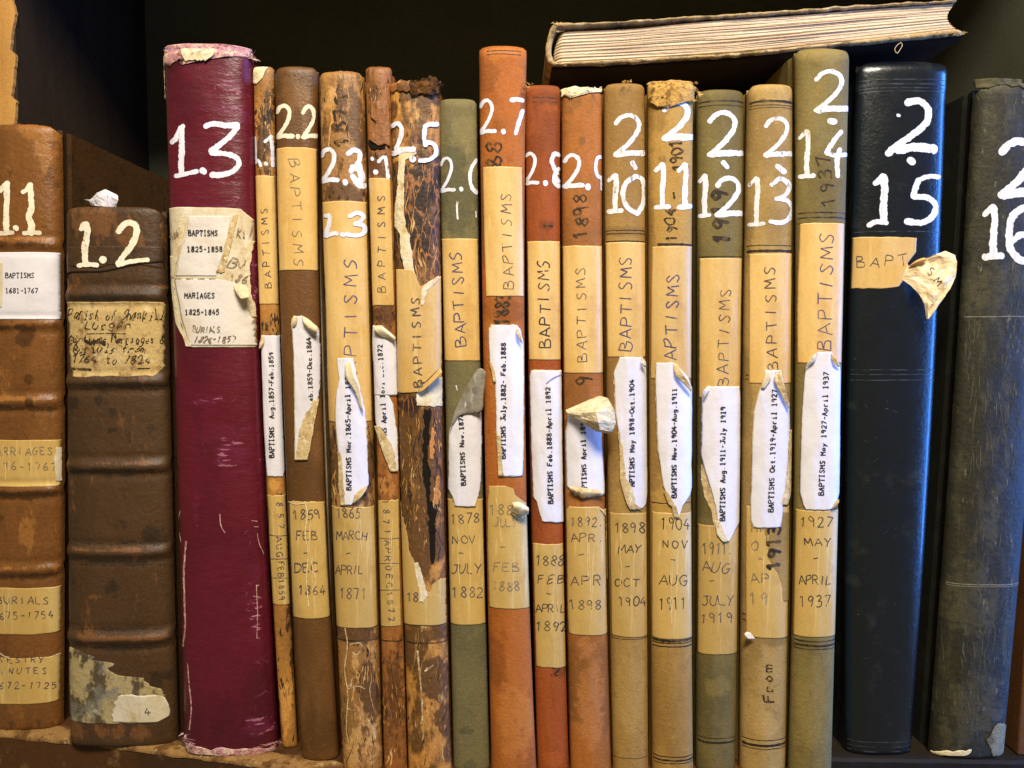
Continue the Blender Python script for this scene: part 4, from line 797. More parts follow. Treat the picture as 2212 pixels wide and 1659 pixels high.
creases(b, o, [(2.2, [('M3', 405, 0), ('M3', 420, 80), ('M3', 408, 200), ('M3', 425, 330), ('M3', 415, 480), ('M3', 428, 650)]), (1.6, [('M3', 440, 100), ('M3', 432, 300), ('M3', 470, 480)]), (2.2, [('M2', 306, 1460), ('M2', 350, 1476), ('M2', 410, 1470)])], lift=.0004)

b = Book([(150, 688, 787), (900, 708, 806), (1659, 739, 827)], Y0=-.0095, seed=6, Rk=.28, rag=.0006)
b.build('mottled tan calf register painted 2.3 twice, second time on its tape', M['b23'], M['b23'],
    paint={'dark': [('M1', 640, 500, 70, 160, .7), ('M1', 740, 640, 60, 160, 1.0), ('M1', 640, 1040, 160, 70, 1.0), ('M2', 700, 1200, 180, 200, 1.2), ('M3', 720, 830, 150, 70, 1.0), ('M3', 790, 1150, 70, 300, .7)],
           'worn': [('M1', 560, 420, 60, 100, .8), ('M3', 740, 1450, 130, 200, .8), ('M3', 720, 1000, 40, 60, .8)]})
b.lettering(b.root, M['oldink'], [up('1871', 'M1', 668, 745, 'M1', 660, 395, 84)], name='old_ink_number', w=7, lift=.00006, jit=.12, rough=.7)
number(b, two('M1', 502, 762, 608, 968, 26) + dot('M1', 655, 968, 36) + [('M1', 30, [(672, 790), (710, 768), (745, 790), (735, 850), (690, 900)], True), ('M1', 34, [(700, 870), (750, 900), (762, 950), (720, 968)], True), ('M1', 34, [(700, 930), (740, 985), (778, 990)], True), ('M1', 40, [(740, 860), (760, 940)], False)])
tape(b, [('M1', 1096, 508, 792), ('M1', 1500, 520, 806), ('M2', 300, 536, 818), ('M2', 700, 546, 826), ('M2', 960, 550, 832)], [up('BAPTISMS', 'M2', 728, 770, 'M1', 722, 1440, 76)], 'penblue', tear=(1.2, .4), tb=(.8, 1.4), w=2.6)
number(b, [('M1', 26, [(535, 1178), (560, 1180), (556, 1230), (540, 1280)], True), ('M1', 28, [(538, 1300), (590, 1285), (604, 1290)], True), ('M1', 26, [(636, 1292), (648, 1300)], False), ('M1', 26, [(682, 1180), (730, 1160), (766, 1180), (745, 1215), (715, 1228)], True), ('M1', 26, [(720, 1228), (768, 1240), (770, 1280), (730, 1300), (664, 1292)], True)], lift=.0004)
white(b, [('M2', 570, 605, 698), ('M2', 600, 608, 710), ('M2', 700, 622, 728), ('M2', 780, 605, 750), ('M2', 900, 597, 775), ('M2', 1000, 600, 782), ('M2', 1150, 615, 790), ('M2', 1350, 620, 796), ('M2', 1400, 622, 775), ('M2', 1450, 628, 725), ('M2', 1482, 632, 690)], [up('BAPTISMS Mar.1865-April 1871', 'M2', 694, 1386, 'M2', 684, 660, 28)], seed=1, tear=(1, 1.6))
b.strip('label_fold', [('M2', 1150, 612, 630), ('M2', 1250, 618, 640), ('M2', 1400, 624, 652), ('M2', 1482, 632, 658)], M['back'], lift=.00092, tear=(1, 2))
b.sheet('label_curl', [[('M2', 652, 610, 1.0), ('M2', 690, 590, 1.0)], [('M2', 660, 690, 2.0), ('M2', 708, 660, 2.6)], [('M2', 720, 790, 1.8), ('M2', 742, 760, 2.4)], [('M2', 748, 880, 1.0), ('M2', 768, 910, 1.0)]], M['cream'])
b.sheet('label_curl', [[('M2', 698, 1478, .9), ('M2', 712, 1420, 1.2)], [('M2', 748, 1440, 2.4), ('M2', 745, 1390, 1.4)], [('M2', 792, 1378, 1.2), ('M2', 785, 1362, 1.0)]], M['back'])
tape(b, [('M2', 1486, 560, 836), ('M3', 300, 572, 846), ('M3', 768, 596, 860)], [row('1865', 'M3', 600, 750, 105, 64, dy=-3), row('MARCH', 'M3', 605, 785, 238, 52), row('-', 'M3', 655, 730, 348, 55), row('APRIL', 'M3', 596, 768, 450, 54), row('1871', 'M3', 620, 790, 608, 66)], 'pen', mat='tape_low', name='date_tape', tb=(2.5, 1.5), tear=(1.4, .3), sq=.75)
cracks(b, M['darkcrack'], [('M1', 500, 780, 330, 740, 22, 60, 6), ('M1', 520, 780, 990, 1080, 14, 30, 9), ('M2', 560, 600, 980, 1450, 16, 110, 8), ('M2', 790, 825, 960, 1440, 16, 110, 8), ('M3', 610, 870, 780, 1550, 34, 90, 5)], seed=3)
cracks(b, M['palecrack'], [('M1', 500, 780, 330, 740, 24, 60, 6), ('M2', 560, 600, 980, 1450, 14, 80, 6), ('M3', 610, 870, 780, 1600, 80, 80, 6)], name='flaking', seed=4, lift=.00016)
b.lines('scratches', M['back'], [(2.2, [('M3', 650, 770), ('M3', 668, 900), ('M3', 652, 1050), ('M3', 672, 1200), ('M3', 662, 1400), ('M3', 675, 1500)], True), (1.8, [('M3', 685, 890), ('M3', 740, 880), ('M3', 760, 900)], True), (2.4, [('M3', 700, 940), ('M3', 725, 955), ('M3', 745, 935)], True), (2.2, [('M3', 672, 1165), ('M3', 740, 1150), ('M3', 775, 1165)], True), (2.2, [('M3', 720, 1050), ('M3', 745, 1090), ('M3', 700, 1100), ('M3', 690, 1150)], True), (2, [('M3', 670, 1290), ('M3', 720, 1300)], False), (2.4, [('M3', 800, 1360), ('M3', 830, 1420), ('M3', 840, 1480)], True)], lift=.00008, rough=1.0)
b.rings(M['tool'], [('M3', 730, 868, 2.4)])

b = Book([(140, 788, 846), (900, 811, 860), (1659, 829, 880)], Y0=-.009, seed=7, Rk=.3, rag=.0008)
b.build('narrow russet calf register with a torn leather flap below its head', M['b24'], M['b24'],
    paint={'dark': [('M1', 830, 520, 30, 100, .7), ('M1', 860, 860, 90, 90, 1.1), ('M2', 890, 300, 80, 60, 1.0), ('M3', 950, 1200, 80, 300, .6)], 'worn': [('M2', 900, 1360, 80, 80, 1)]})
b.strip('leather_flap', [('M1', 470, 815, 925), ('M1', 560, 818, 928), ('M1', 600, 850, 930), ('M1', 700, 805, 932), ('M1', 740, 850, 932)], M['b24'], lift=.0006, tear=(4, 0), tb=(6, 5), wr=.5)
cracks(b, M['darkcrack'], [('M1', 800, 930, 300, 560, 18, 60, 7), ('M1', 810, 930, 760, 930, 12, 40, 9), ('M2', 835, 950, 250, 370, 12, 40, 9), ('M2', 860, 960, 1290, 1430, 8, 40, 8), ('M3', 890, 1020, 790, 1600, 20, 90, 5)], seed=5)
cracks(b, M['palecrack'], [('M1', 800, 930, 300, 560, 14, 60, 6), ('M3', 890, 1020, 790, 1600, 34, 70, 6)], name='flaking', seed=6, lift=.00016)
b.strip('torn_hole', [('M1', 712, 800, 850), ('M1', 735, 802, 905), ('M1', 765, 815, 900)], M['dark'], lift=.0002, tear=(2, 5), tb=(4, 4))
number(b, [('M1', 20, [(822, 818), (826, 826)], False), ('M1', 30, [(842, 902), (848, 906)], False), ('M1', 20, [(862, 840), (885, 815), (905, 812)], True), ('M1', 24, [(905, 812), (912, 860), (920, 936)], True)])
tape(b, [('M1', 947, 800, 934), ('M1', 1300, 806, 945), ('M2', 243, 822, 958)], [up('BAPTISMS', 'M2', 905, 160, 'M1', 902, 1035, 46)], 'pen')
white(b, [('M2', 370, 835, 885), ('M2', 400, 832, 910), ('M2', 440, 828, 960), ('M2', 500, 824, 976), ('M2', 600, 822, 976), ('M2', 700, 825, 978), ('M2', 797, 830, 978)], None, seed=4, tb=(1, .4), wr=.5)
white(b, [('M2', 800, 838, 925), ('M2', 860, 836, 950), ('M2', 950, 838, 962), ('M2', 1020, 860, 972), ('M2', 1120, 890, 978), ('M2', 1270, 940, 980)], [up('MS April 1871-Dec.1872', 'M2', 914, 1045, 'M2', 886, 485, 27)], seed=6, lift=.0004, wr=.15)
b.strip('label_fold', [('M2', 990, 845, 875), ('M2', 1050, 862, 915), ('M2', 1130, 884, 950), ('M2', 1272, 938, 978)], M['back'], lift=.00095, tear=(1, 3))
b.sheet('label_curl', [[('M2', 832, 378, .8), ('M2', 880, 370, .8), ('M2', 970, 440, 1)], [('M2', 842, 405, 1.8), ('M2', 890, 395, 2.6), ('M2', 965, 455, 2.0)], [('M2', 885, 440, 1.0), ('M2', 930, 450, 1.0), ('M2', 972, 468, 1.0)]], M['cream'])
o = tape(b, [('M2', 1447, 855, 986), ('M3', 300, 862, 990), ('M3', 772, 872, 1000)], [up('1871', 'M3', 888, -10, 'M3', 898, 215, 36), up('APR', 'M3', 900, 240, 'M3', 905, 372, 36), up('DEC', 'M3', 908, 400, 'M3', 912, 540, 36), up('1872', 'M3', 912, 565, 'M3', 930, 752, 36)], 'pen', mat='tape_low', name='date_tape', tb=(3.5, 1))
b.lines('rule', M['pen'], [(1.5, [('M3', 862, 226), ('M3', 920, 232), ('M3', 985, 228)], True), (1.5, [('M3', 864, 386), ('M3', 988, 384)], False), (1.5, [('M3', 868, 551), ('M3', 992, 550)], False)], lift=.00024, parent=o)
b.rings(M['tool'], [('M3', 940, 870, 2.2)])

b = Book([(173, 842, 950), (900, 860, 956), (1659, 881, 975)], Y0=-.012, seed=8, Rk=.26, rag=.0022, head=.0025)
b.build('crumbling calf register painted 2.5, spine split open over black cracked leather', M['b25'], M['b24'],
    paint={'dark': [('M1', 950, 520, 30, 60, .8), ('M1', 975, 1250, 60, 330, 1.3), ('M2', 1070, 1250, 120, 420, 1.2), ('M3', 1100, 260, 110, 200, .6), ('M1', 1150, 420, 90, 60, .8), ('M3', 1200, 1100, 90, 120, 1.0), ('M3', 1280, 1350, 50, 80, 1.2), ('M3', 1060, 900, 70, 120, .9), ('M3', 1150, 820, 140, 50, .9), ('M2', 1240, 1250, 40, 350, .5), ('M1', 1160, 360, 120, 40, 1.4)],
           'black': [('M1', 1140, 1230, 130, 440, 3), ('M1', 1180, 900, 60, 120, 2), ('M1', 1170, 1560, 90, 120, 2), ('M2', 1050, 860, 80, 60, 1.5), ('M1', 960, 1280, 30, 330, .8)],
           'worn': []})
number(b, [('M1', 26, [(950, 620), (985, 605), (1008, 640), (1000, 700), (975, 760)], True), ('M1', 34, [(960, 790), (1010, 768), (1080, 765)], True), ('M1', 34, [(1072, 820), (1080, 830)], False), ('M1', 26, [(1222, 608), (1180, 610), (1150, 622)], True), ('M1', 26, [(1150, 622), (1146, 700), (1155, 740)], True), ('M1', 26, [(1160, 720), (1205, 735), (1215, 790), (1180, 828), (1120, 836)], True)], lift=.0005)
o = b.strip('torn_paper_lining', [('M1', 752, 965, 1098), ('M1', 790, 990, 1100), ('M1', 830, 990, 1032), ('M1', 1000, 982, 1020), ('M1', 1150, 965, 1020), ('M1', 1240, 965, 1030), ('M1', 1300, 1000, 1055), ('M1', 1400, 1000, 1070), ('M1', 1500, 1020, 1082), ('M1', 1570, 1040, 1092), ('M1', 1640, 1060, 1120)], M['cream'], lift=.0003, tear=(2.5, 2.5), wr=.3)
tape(b, [('M2', 18, 976, 1068), ('M2', 50, 976, 1095), ('M2', 90, 977, 1105), ('M2', 128, 978, 1125), ('M2', 300, 980, 1140), ('M2', 640, 982, 1140), ('M2', 700, 982, 1130), ('M2', 782, 984, 1108)], None, lift=.0004, tear=(.6, .8), tb=(1, 1.5))
b.strip('tape_label', [('M2', 60, 1228, 1248), ('M2', 95, 1180, 1248), ('M2', 125, 1120, 1248), ('M2', 300, 1110, 1252), ('M2', 560, 1110, 1254), ('M2', 625, 1110, 1250), ('M2', 660, 1110, 1210), ('M2', 720, 1105, 1150)], M['tape'], lift=.00044, tear=(1, .8), tb=(2, 2))
b.strip('torn_edge', [('M2', 66, 1222, 1246), ('M2', 110, 1150, 1200), ('M2', 150, 1130, 1165), ('M2', 210, 1128, 1150), ('M2', 240, 1128, 1140)], M['cream'], lift=.0006, tear=(2, 4), tb=(2, 2))
b.lettering(o, M['pen'], [up('BAPTISMS', 'M2', 1138, 745, 'M2', 1118, 185, 52)], w=2.2, jit=.06, lift=.00066, squeeze=.62)
o = b.strip('torn_flap', [('M2', 690, 1190, 1256), ('M2', 740, 1130, 1258), ('M2', 800, 1098, 1258), ('M2', 868, 1096, 1258)], M['cream'], lift=.0003, tear=(3, 1), tb=(2, 2.5), wr=.6)
b.sheet('tape_curl', [[('M2', 1105, 782, .6), ('M2', 1180, 700, .8), ('M2', 1250, 628, .6)], [('M2', 1130, 778, 2.2), ('M2', 1200, 715, 3.4), ('M2', 1256, 655, 2.4)], [('M2', 1140, 762, 1.2), ('M2', 1200, 700, 1.6), ('M2', 1252, 640, 1.2)]], M['tape'])
b.strip('spine_split', [('M2', 885, 1142, 1190), ('M2', 1000, 1145, 1178), ('M2', 1200, 1138, 1172), ('M2', 1290, 1140, 1186), ('M2', 1400, 1156, 1182), ('M2', 1520, 1170, 1196), ('M2', 1659, 1178, 1220)], M['dark'], lift=.00012, tear=(5, 5), tb=(4, 3))
b.strip('spine_split', [('M3', 175, 1180, 1216), ('M3', 260, 1178, 1215), ('M3', 350, 1182, 1214), ('M3', 388, 1190, 1205)], M['dark'], lift=.0001, tear=(1, 1), tb=(1, 1))
b.strip('spine_split', [('M3', 0, 1165, 1195), ('M3', 60, 1165, 1222), ('M3', 130, 1185, 1218), ('M3', 165, 1195, 1205)], M['dark'], lift=.00014, tear=(3, 3), tb=(1, 1))
orange = surface('raw_leather', lin(196, 128, 62), [dict(c=lin(150, 92, 40), sc=160, lo=.5, hi=.64, amt=.7)], rough=.8, bump=.8, bscale=400, grain=.2)
b.strip('raw_leather_streak', [('M2', 1000, 1190, 1210), ('M2', 1080, 1185, 1212), ('M2', 1200, 1182, 1200)], orange, lift=.0002, tear=(4, 4), tb=(3, 3))
b.strip('raw_leather_streak', [('M2', 1300, 1225, 1240), ('M2', 1400, 1205, 1240), ('M2', 1480, 1200, 1235)], orange, lift=.0002, tear=(4, 4), tb=(3, 3))
o = b.strip('date_tape', [('M2', 1460, 982, 1000), ('M2', 1560, 988, 1012), ('M3', 60, 1000, 1016), ('M3', 130, 1004, 1025), ('M3', 200, 1004, 1040), ('M3', 300, 1008, 1052), ('M3', 400, 1010, 1095), ('M3', 470, 1012, 1120), ('M3', 540, 1014, 1145), ('M3', 565, 1014, 1170), ('M3', 585, 1014, 1285), ('M3', 680, 1016, 1286), ('M3', 752, 1018, 1284)], M['tape_low'], lift=.0003, tear=(.8, 2.5), tb=(2, 1))
b.strip('date_tape', [('M3', 478, 1245, 1284), ('M3', 510, 1205, 1285), ('M3', 560, 1180, 1286), ('M3', 595, 1150, 1286)], M['tape_low'], lift=.00026, tear=(3, 1), tb=(3, 0))
b.strip('torn_edge', [('M3', 380, 1085, 1110), ('M3', 450, 1090, 1130), ('M3', 520, 1110, 1150), ('M3', 580, 1120, 1170), ('M3', 625, 1115, 1135)], M['cream'], lift=.0005, tear=(3, 3), tb=(2, 3))
b.lettering(o, M['pen'], [row('18', 'M3', 1042, 1110, 622, 56)], w=2.2, lift=.00038)
b.lines('scratches', M['back'], [(3.4, [('M3', 1105, 930), ('M3', 1118, 1080), ('M3', 1130, 1200), ('M3', 1135, 1360)], True), (2.4, [('M3', 1165, 1035), ('M3', 1150, 1060), ('M3', 1200, 1020)], True), (2.0, [('M3', 1100, 690), ('M3', 1104, 760)], False)], lift=.00008, rough=1.0)
b.rings(M['tool'], [('M3', 1150, 882, 2.4)])
# crumbled head
cracks(b, M['darkcrack'], [('M1', 1110, 1225, 850, 1400, 34, 90, 6), ('M2', 990, 1125, 860, 1600, 50, 110, 6), ('M2', 1195, 1250, 900, 1600, 26, 100, 6), ('M3', 1040, 1170, 0, 330, 16, 70, 5), ('M3', 1215, 1275, 0, 440, 14, 70, 5), ('M1', 950, 1220, 400, 700, 14, 45, 5), ('M3', 1030, 1290, 780, 1600, 26, 80, 5), ('M1', 950, 975, 850, 1500, 18, 120, 9)], seed=1)
cracks(b, M['palecrack'], [('M1', 1040, 1225, 860, 1580, 44, 80, 6), ('M2', 990, 1125, 860, 1600, 46, 70, 6), ('M2', 1195, 1250, 900, 1600, 26, 60, 7), ('M3', 1040, 1170, 0, 330, 14, 50, 6), ('M3', 1030, 1290, 780, 1600, 40, 80, 5)], name='flaking', seed=2, lift=.00016)
b.strip('crumbled_head', [('M1', 330, 1060, 1262), ('M1', 360, 1055, 1262), ('M1', 400, 1060, 1258), ('M1', 430, 1070, 1240)], M['hole'], lift=.0009, tear=(3, 1), tb=(8, 9), wr=1.8)
b.strip('crumbled_head', [('M1', 355, 930, 1070), ('M1', 385, 928, 1072), ('M1', 410, 926, 1060)], M['b24'], lift=.0005, tear=(2, 4), tb=(3, 6), wr=1.0)
rag_ribbons('loose_fibres', b.root, M['hole'], b.Y0, [('M1', 1060, 355, 1250, 345, .5, -5), ('M1', 1180, 370, 1260, 360, 1.5, -3)], 36, .0018, .0005, up=.2, seed=8)
b25 = b

b = Book([(210, 946, 1030), (900, 962, 1040), (1659, 979, 1058)], Y0=-.0085, seed=9, Rk=.27)
b.build('grey green cloth register painted 2.6 with a grey curled label', M['b26'], M['b26'], paint={'dark': [('M1', 1350, 1080, 120, 200, 1.0), ('M1', 1340, 820, 80, 60, .8), ('M1', 1450, 800, 20, 80, .8), ('M3', 1400, 1430, 40, 20, 1.2), ('M3', 1430, 1640, 40, 20, 1.2)], 'worn': [('M1', 1400, 650, 100, 120, .5)]})
number(b, two('M1', 1243, 818, 1335, 1030, 18) + dot('M1', 1376, 1010, 26) + [('M1', 22, [(1470, 830), (1440, 880), (1430, 940), (1442, 1000), (1472, 1035)], True)], 'paint')
b.lines('paint_smear', M['paint_thin'], [(4, [('M1', 1352, 1090), ('M1', 1350, 1140), ('M1', 1354, 1195)], True), (2.5, [('M1', 1466, 1150), ('M1', 1468, 1185)], False), (2.5, [('M2', 1345, 740), ('M2', 1352, 768)], False)], lift=.0001)
tape(b, [('M1', 1324, 1252, 1478), ('M2', 300, 1262, 1490), ('M2', 585, 1270, 1494)], [up('BAPTISMS', 'M2', 1407, 492, 'M1', 1378, 1405, 66)], 'penblue', w=2.7)
white(b, [('M2', 905, 1350, 1502), ('M2', 1020, 1308, 1500), ('M2', 1100, 1303, 1500), ('M2', 1300, 1302, 1495), ('M2', 1380, 1300, 1490), ('M2', 1420, 1320, 1480), ('M2', 1490, 1345, 1460)], [up('BAPTISMS Nov.1878', 'M2', 1405, 1357, 'M2', 1388, 912, 27)], seed=2)
greyp = surface('grey_label_back', lin(150, 140, 122), [dict(c=lin(112, 100, 80), sc=70, lo=.48, hi=.64, amt=.8), dict(c=lin(196, 188, 176), sc=120, lo=.58, hi=.68, amt=.7, st=(1.5, 1, .5))], rough=.5, bump=.5, bscale=260, grain=.06)
b.sheet('label_curl', [[('M2', 1478, 636, 3.2), ('M2', 1505, 634, 3.6), ('M2', 1532, 656, 2.6)], [('M2', 1450, 680, 2.6), ('M2', 1485, 690, 3.4), ('M2', 1528, 700, 2.2)], [('M2', 1400, 770, 1.8), ('M2', 1460, 780, 2.6), ('M2', 1516, 790, 1.8)], [('M2', 1345, 880, 1.0), ('M2', 1420, 890, 1.6), ('M2', 1502, 900, 1.2)], [('M2', 1320, 960, .9), ('M2', 1350, 935, 1.0), ('M2', 1400, 908, .9)], [('M2', 1308, 1025, .6), ('M2', 1320, 985, .6), ('M2', 1345, 950, .6)]], greyp)
b.sheet('label_curl', [[('M2', 1395, 905, 1.3), ('M2', 1500, 905, 1.0)], [('M2', 1400, 850, 1.9), ('M2', 1503, 850, 1.4)], [('M2', 1440, 760, 2.2), ('M2', 1512, 770, 1.6)]], M['white'])
tape(b, [('M2', 1440, 1282, 1510), ('M3', 300, 1292, 1522), ('M3', 752, 1304, 1533)], [row('1878', 'M3', 1312, 1490, 138, 60, dy=-6), row('NOV', 'M3', 1325, 1465, 265, 50, dy=-4), row('-', 'M3', 1355, 1440, 348, 55), row('JULY', 'M3', 1316, 1500, 447, 58), row('1882', 'M3', 1322, 1512, 600, 62)], 'pen', mat='tape_low', name='date_tape', tb=(1, 1), sq=.74)

b = Book([(92, 1034, 1138), (850, 1045, 1134), (1659, 1061, 1158)], Y0=-.013, seed=10, Rk=.27, head=.0055)
b.build('tall rust coloured suede register painted 2.7, taller than its neighbours', M['b27'], M['b27'], paint={'dark': [('R1', 130, 480, 50, 70, .9), ('R1', 100, 1300, 40, 300, .8), ('R2', 220, 440, 120, 60, .7), ('R1', 350, 620, 20, 80, .9), ('R3', 180, 1000, 60, 160, .7)], 'worn': [('R3', 310, 1350, 90, 220, .8), ('R1', 220, 330, 150, 60, .5)]})
number(b, two('R1', 78, 625, 178, 832, 22) + dot('R1', 228, 820, 28) + [('R1', 30, [(280, 622), (310, 618), (345, 626)], True), ('R1', 24, [(348, 690), (325, 760), (305, 832)], True)])
for it_ in (up('88', 'R1', 225, 1035, 'R1', 218, 868, 92), up('1883', 'R2', 268, 525, 'R2', 262, 330, 92)): b.lettering(b.root, M['oldink'], [it_], name='old_ink_number', w=5.5, lift=.00006, jit=.08, rough=.6, squeeze=.75)
b.rings(M['tool'], [('R1', 220, 312, 1.6), ('R1', 220, 335, 1.2)], u0=-.7, u1=.8)
tape(b, [('R1', 1043, 102, 342), ('R1', 1500, 110, 352), ('R2', 352, 122, 355)], [up('BAPTISMS', 'R2', 292, 300, 'R1', 272, 1200, 60)], 'pen')
white(b, [('R2', 530, 160, 310), ('R2', 555, 142, 330), ('R2', 640, 142, 348), ('R2', 760, 148, 350), ('R2', 880, 180, 350), ('R2', 1000, 185, 350), ('R2', 1200, 188, 350), ('R2', 1350, 198, 348), ('R2', 1466, 205, 343)], [up('BAPTISMS July.1882- Feb.1888', 'R2', 241, 1356, 'R2', 243, 640, 28)], seed=3, tear=(1.2, .6))
b.strip('label_fold', [('R2', 1210, 190, 212), ('R2', 1300, 192, 216), ('R2', 1466, 200, 232)], M['back'], lift=.00095, tear=(1, 2))
b.strip('label_fold', [('R2', 755, 146, 160), ('R2', 820, 158, 176), ('R2', 885, 174, 188)], M['back'], lift=.00095, tear=(1, 2))
b.sheet('label_curl', [[('R2', 305, 548, .9), ('R2', 322, 560, 1.0)], [('R2', 312, 590, 2.0), ('R2', 340, 600, 1.6)], [('R2', 335, 630, 1.0), ('R2', 349, 645, .9)]], M['back'])
tape(b, [('R2', 1527, 140, 240), ('R2', 1545, 138, 290), ('R3', -40, 138, 300), ('R3', 10, 130, 382), ('R3', 300, 132, 392), ('R3', 655, 142, 402)], [row('188', 'R3', 145, 285, 80, 60), row('JULY', 'R3', 170, 315, 160, 52), row('-', 'R3', 198, 285, 308, 55), row('FEB', 'R3', 170, 325, 435, 54), row('1888', 'R3', 160, 330, 553, 60)], 'pencil', mat='tape_low', name='date_tape', tb=(3, 1), sq=.76)
b.sheet('tape_curl', [[('R3', 282, 8, 1.0), ('R3', 330, 6, 1.6), ('R3', 385, 40, 1.0)], [('R3', 290, 30, 3.2), ('R3', 335, 35, 4.2), ('R3', 386, 60, 3.0)], [('R3', 278, 70, 1.0), ('R3', 325, 88, 2.0), ('R3', 384, 78, 1.4)]], M['cream'])
b.sheet('tape_curl', [[('R3', 272, 72, .5), ('R3', 352, 80, .7)], [('R3', 300, 90, 1.6), ('R3', 350, 105, 1.2)]], M['back'])

b = Book([(180, 1134, 1211), (900, 1143, 1213), (1659, 1161, 1229)], Y0=-.010, seed=11, Rk=.28)
b.build('narrow red brown suede register painted 2.8 right of the tall rust one', M['b28'], M['b28'], paint={'dark': [('R1', 500, 620, 100, 30, .8), ('R1', 500, 1400, 40, 20, 1.4), ('R1', 520, 780, 40, 60, .5), ('R3', 590, 1050, 40, 40, 1.4), ('R1', 420, 900, 60, 60, .5)], 'worn': [('R3', 540, 1600, 60, 50, .9), ('R1', 520, 690, 60, 60, .4)]})
number(b, two('R1', 352, 955, 445, 1150, 20) + dot('R1', 490, 1140, 32) + [('R1', 26, [(575, 965), (545, 960), (528, 1000), (548, 1050), (562, 1080)], True), ('R1', 26, [(570, 1050), (548, 1090), (550, 1140), (572, 1160)], True), ('R1', 22, [(552, 1100), (574, 1130)], False)])
b.rings(M['tool'], [('R1', 470, 605, 1.6), ('R1', 470, 632, 1.2)], u0=-.6, u1=.85)
for it_ in (up('1', 'R1', 530, 1420, 'R1', 528, 1385, 50), row('2', 'R3', 535, 600, 1085, 60)): b.lettering(b.root, M['oldink'], [it_], name='old_ink_number', w=4.5, lift=.00006, jit=.1, rough=.8)
rag_ribbons('loose_fibres', b.root, M['fibre'], b.Y0, [('R1', 372, 540, 420, 520, -1, -3), ('R1', 350, 570, 375, 540, -2, -5)], 14, .0022, .00025, seed=10)
tape(b, [('R1', 1505, 378, 580), ('R2', 200, 380, 584), ('R2', 745, 388, 588)], [up('BAPTISMS', 'R2', 522, 672, 'R2', 510, 130, 66)], 'pendark', w=2.8)
o = white(b, [('R2', 812, 404, 590), ('R2', 850, 396, 596), ('R2', 1000, 400, 599), ('R2', 1200, 404, 600), ('R2', 1500, 415, 603), ('R2', 1600, 418, 606), ('R3', 0, 440, 607), ('R3', 80, 458, 606), ('R3', 124, 474, 600)], [up('BAPTISMS Feb.1888-April 1892', 'R2', 536, 1636, 'R2', 518, 915, 28)], seed=5, tear=(1.2, .4), grow=3)
b.lines('pen_mark', surface('violet_pen', lin(126, 116, 176), [], rough=.6), [(1.6, [('R2', 495, 892), ('R2', 530, 862), ('R2', 582, 835)], True)], lift=.0009, parent=o)
tape(b, [('R3', 256, 412, 598), ('R3', 600, 422, 608), ('R3', 1022, 434, 620)], [row('1888', 'R3', 430, 606, 400, 64), row('FEB', 'R3', 445, 612, 508, 48), row('-', 'R3', 488, 570, 604, 60), row('APRIL', 'R3', 430, 616, 690, 50), row('1892', 'R3', 430, 622, 808, 60)], 'pendark', mat='tape_low', name='date_tape', tb=(2, 1), sq=.76)

b = Book([(187, 1213, 1301), (900, 1218, 1305), (1659, 1232, 1321)], Y0=-.011, seed=12, Rk=.28, rag=.0012)
b.build('orange brown suede register painted 2.9 with a folded paper cone on its label', M['b29'], M['b29'], paint={'dark': [('R1', 640, 640, 60, 60, .8), ('R1', 720, 880, 20, 20, 1), ('R3', 680, 1150, 60, 200, 1.0), ('R3', 860, 1050, 30, 160, .9), ('R2', 700, 950, 60, 60, .6), ('R3', 860, 1300, 30, 160, .5)], 'worn': [('R3', 770, 1250, 80, 300, .9), ('R3', 740, 900, 70, 80, .6)]})
number(b, two('R1', 600, 965, 725, 1168, 24) + dot('R1', 754, 1164, 36) + [('R1', 22, [(840, 975), (812, 985), (802, 1040), (815, 1095), (842, 1105)], True), ('R1', 14, [(838, 1110), (838, 1180)], False)])
b.lettering(b.root, M['oldink'], [up('1898', 'R1', 760, 1475, 'R1', 742, 1205, 82)], name='old_ink_number', w=4.5, lift=.00006, jit=.08, rough=.6, squeeze=.75)
b.lettering(b.root, M['oldink'], [up('9', 'R2', 770, 905, 'R2', 770, 845, 100)], name='old_ink_number', w=4.5, lift=.00006, jit=.08, rough=.6, squeeze=.95)
b.strip('torn_head', [('R1', 548, 592, 842), ('R1', 572, 592, 830), ('R1', 600, 595, 660)], M['cream'], lift=.0005, tear=(2, 3), tb=(3, 8), wr=.8)
rag_ribbons('loose_fibres', b.root, M['cream'], b.Y0, [('R1', 592, 560, 840, 545, 0, -4)], 26, .0015, .0004, up=.15, seed=12)
tape(b, [('R1', 1535, 597, 845), ('R2', 300, 598, 848), ('R2', 826, 604, 853)], [up('BAPTISMS', 'R2', 747, 757, 'R2', 740, 172, 58)], 'pen')
white(b, [('R2', 1090, 635, 760), ('R2', 1150, 630, 830), ('R2', 1200, 622, 836), ('R2', 1300, 622, 838), ('R2', 1400, 626, 845), ('R2', 1530, 628, 853), ('R2', 1580, 680, 853)], [up('PTISMS April 189', 'R2', 745, 1540, 'R2', 735, 1135, 27)], seed=7, tear=(1, .6))
b.sheet('label_fold', [[('R2', 630, 1530, .9), ('R2', 740, 1545, 1.0), ('R2', 852, 1560, .9)], [('R2', 665, 1560, 2.0), ('R2', 740, 1570, 2.6), ('R2', 850, 1578, 1.8)], [('R2', 708, 1600, 1.2), ('R2', 725, 1606, 1.2), ('R2', 852, 1584, .9)]], M['back'])
FOLD = True
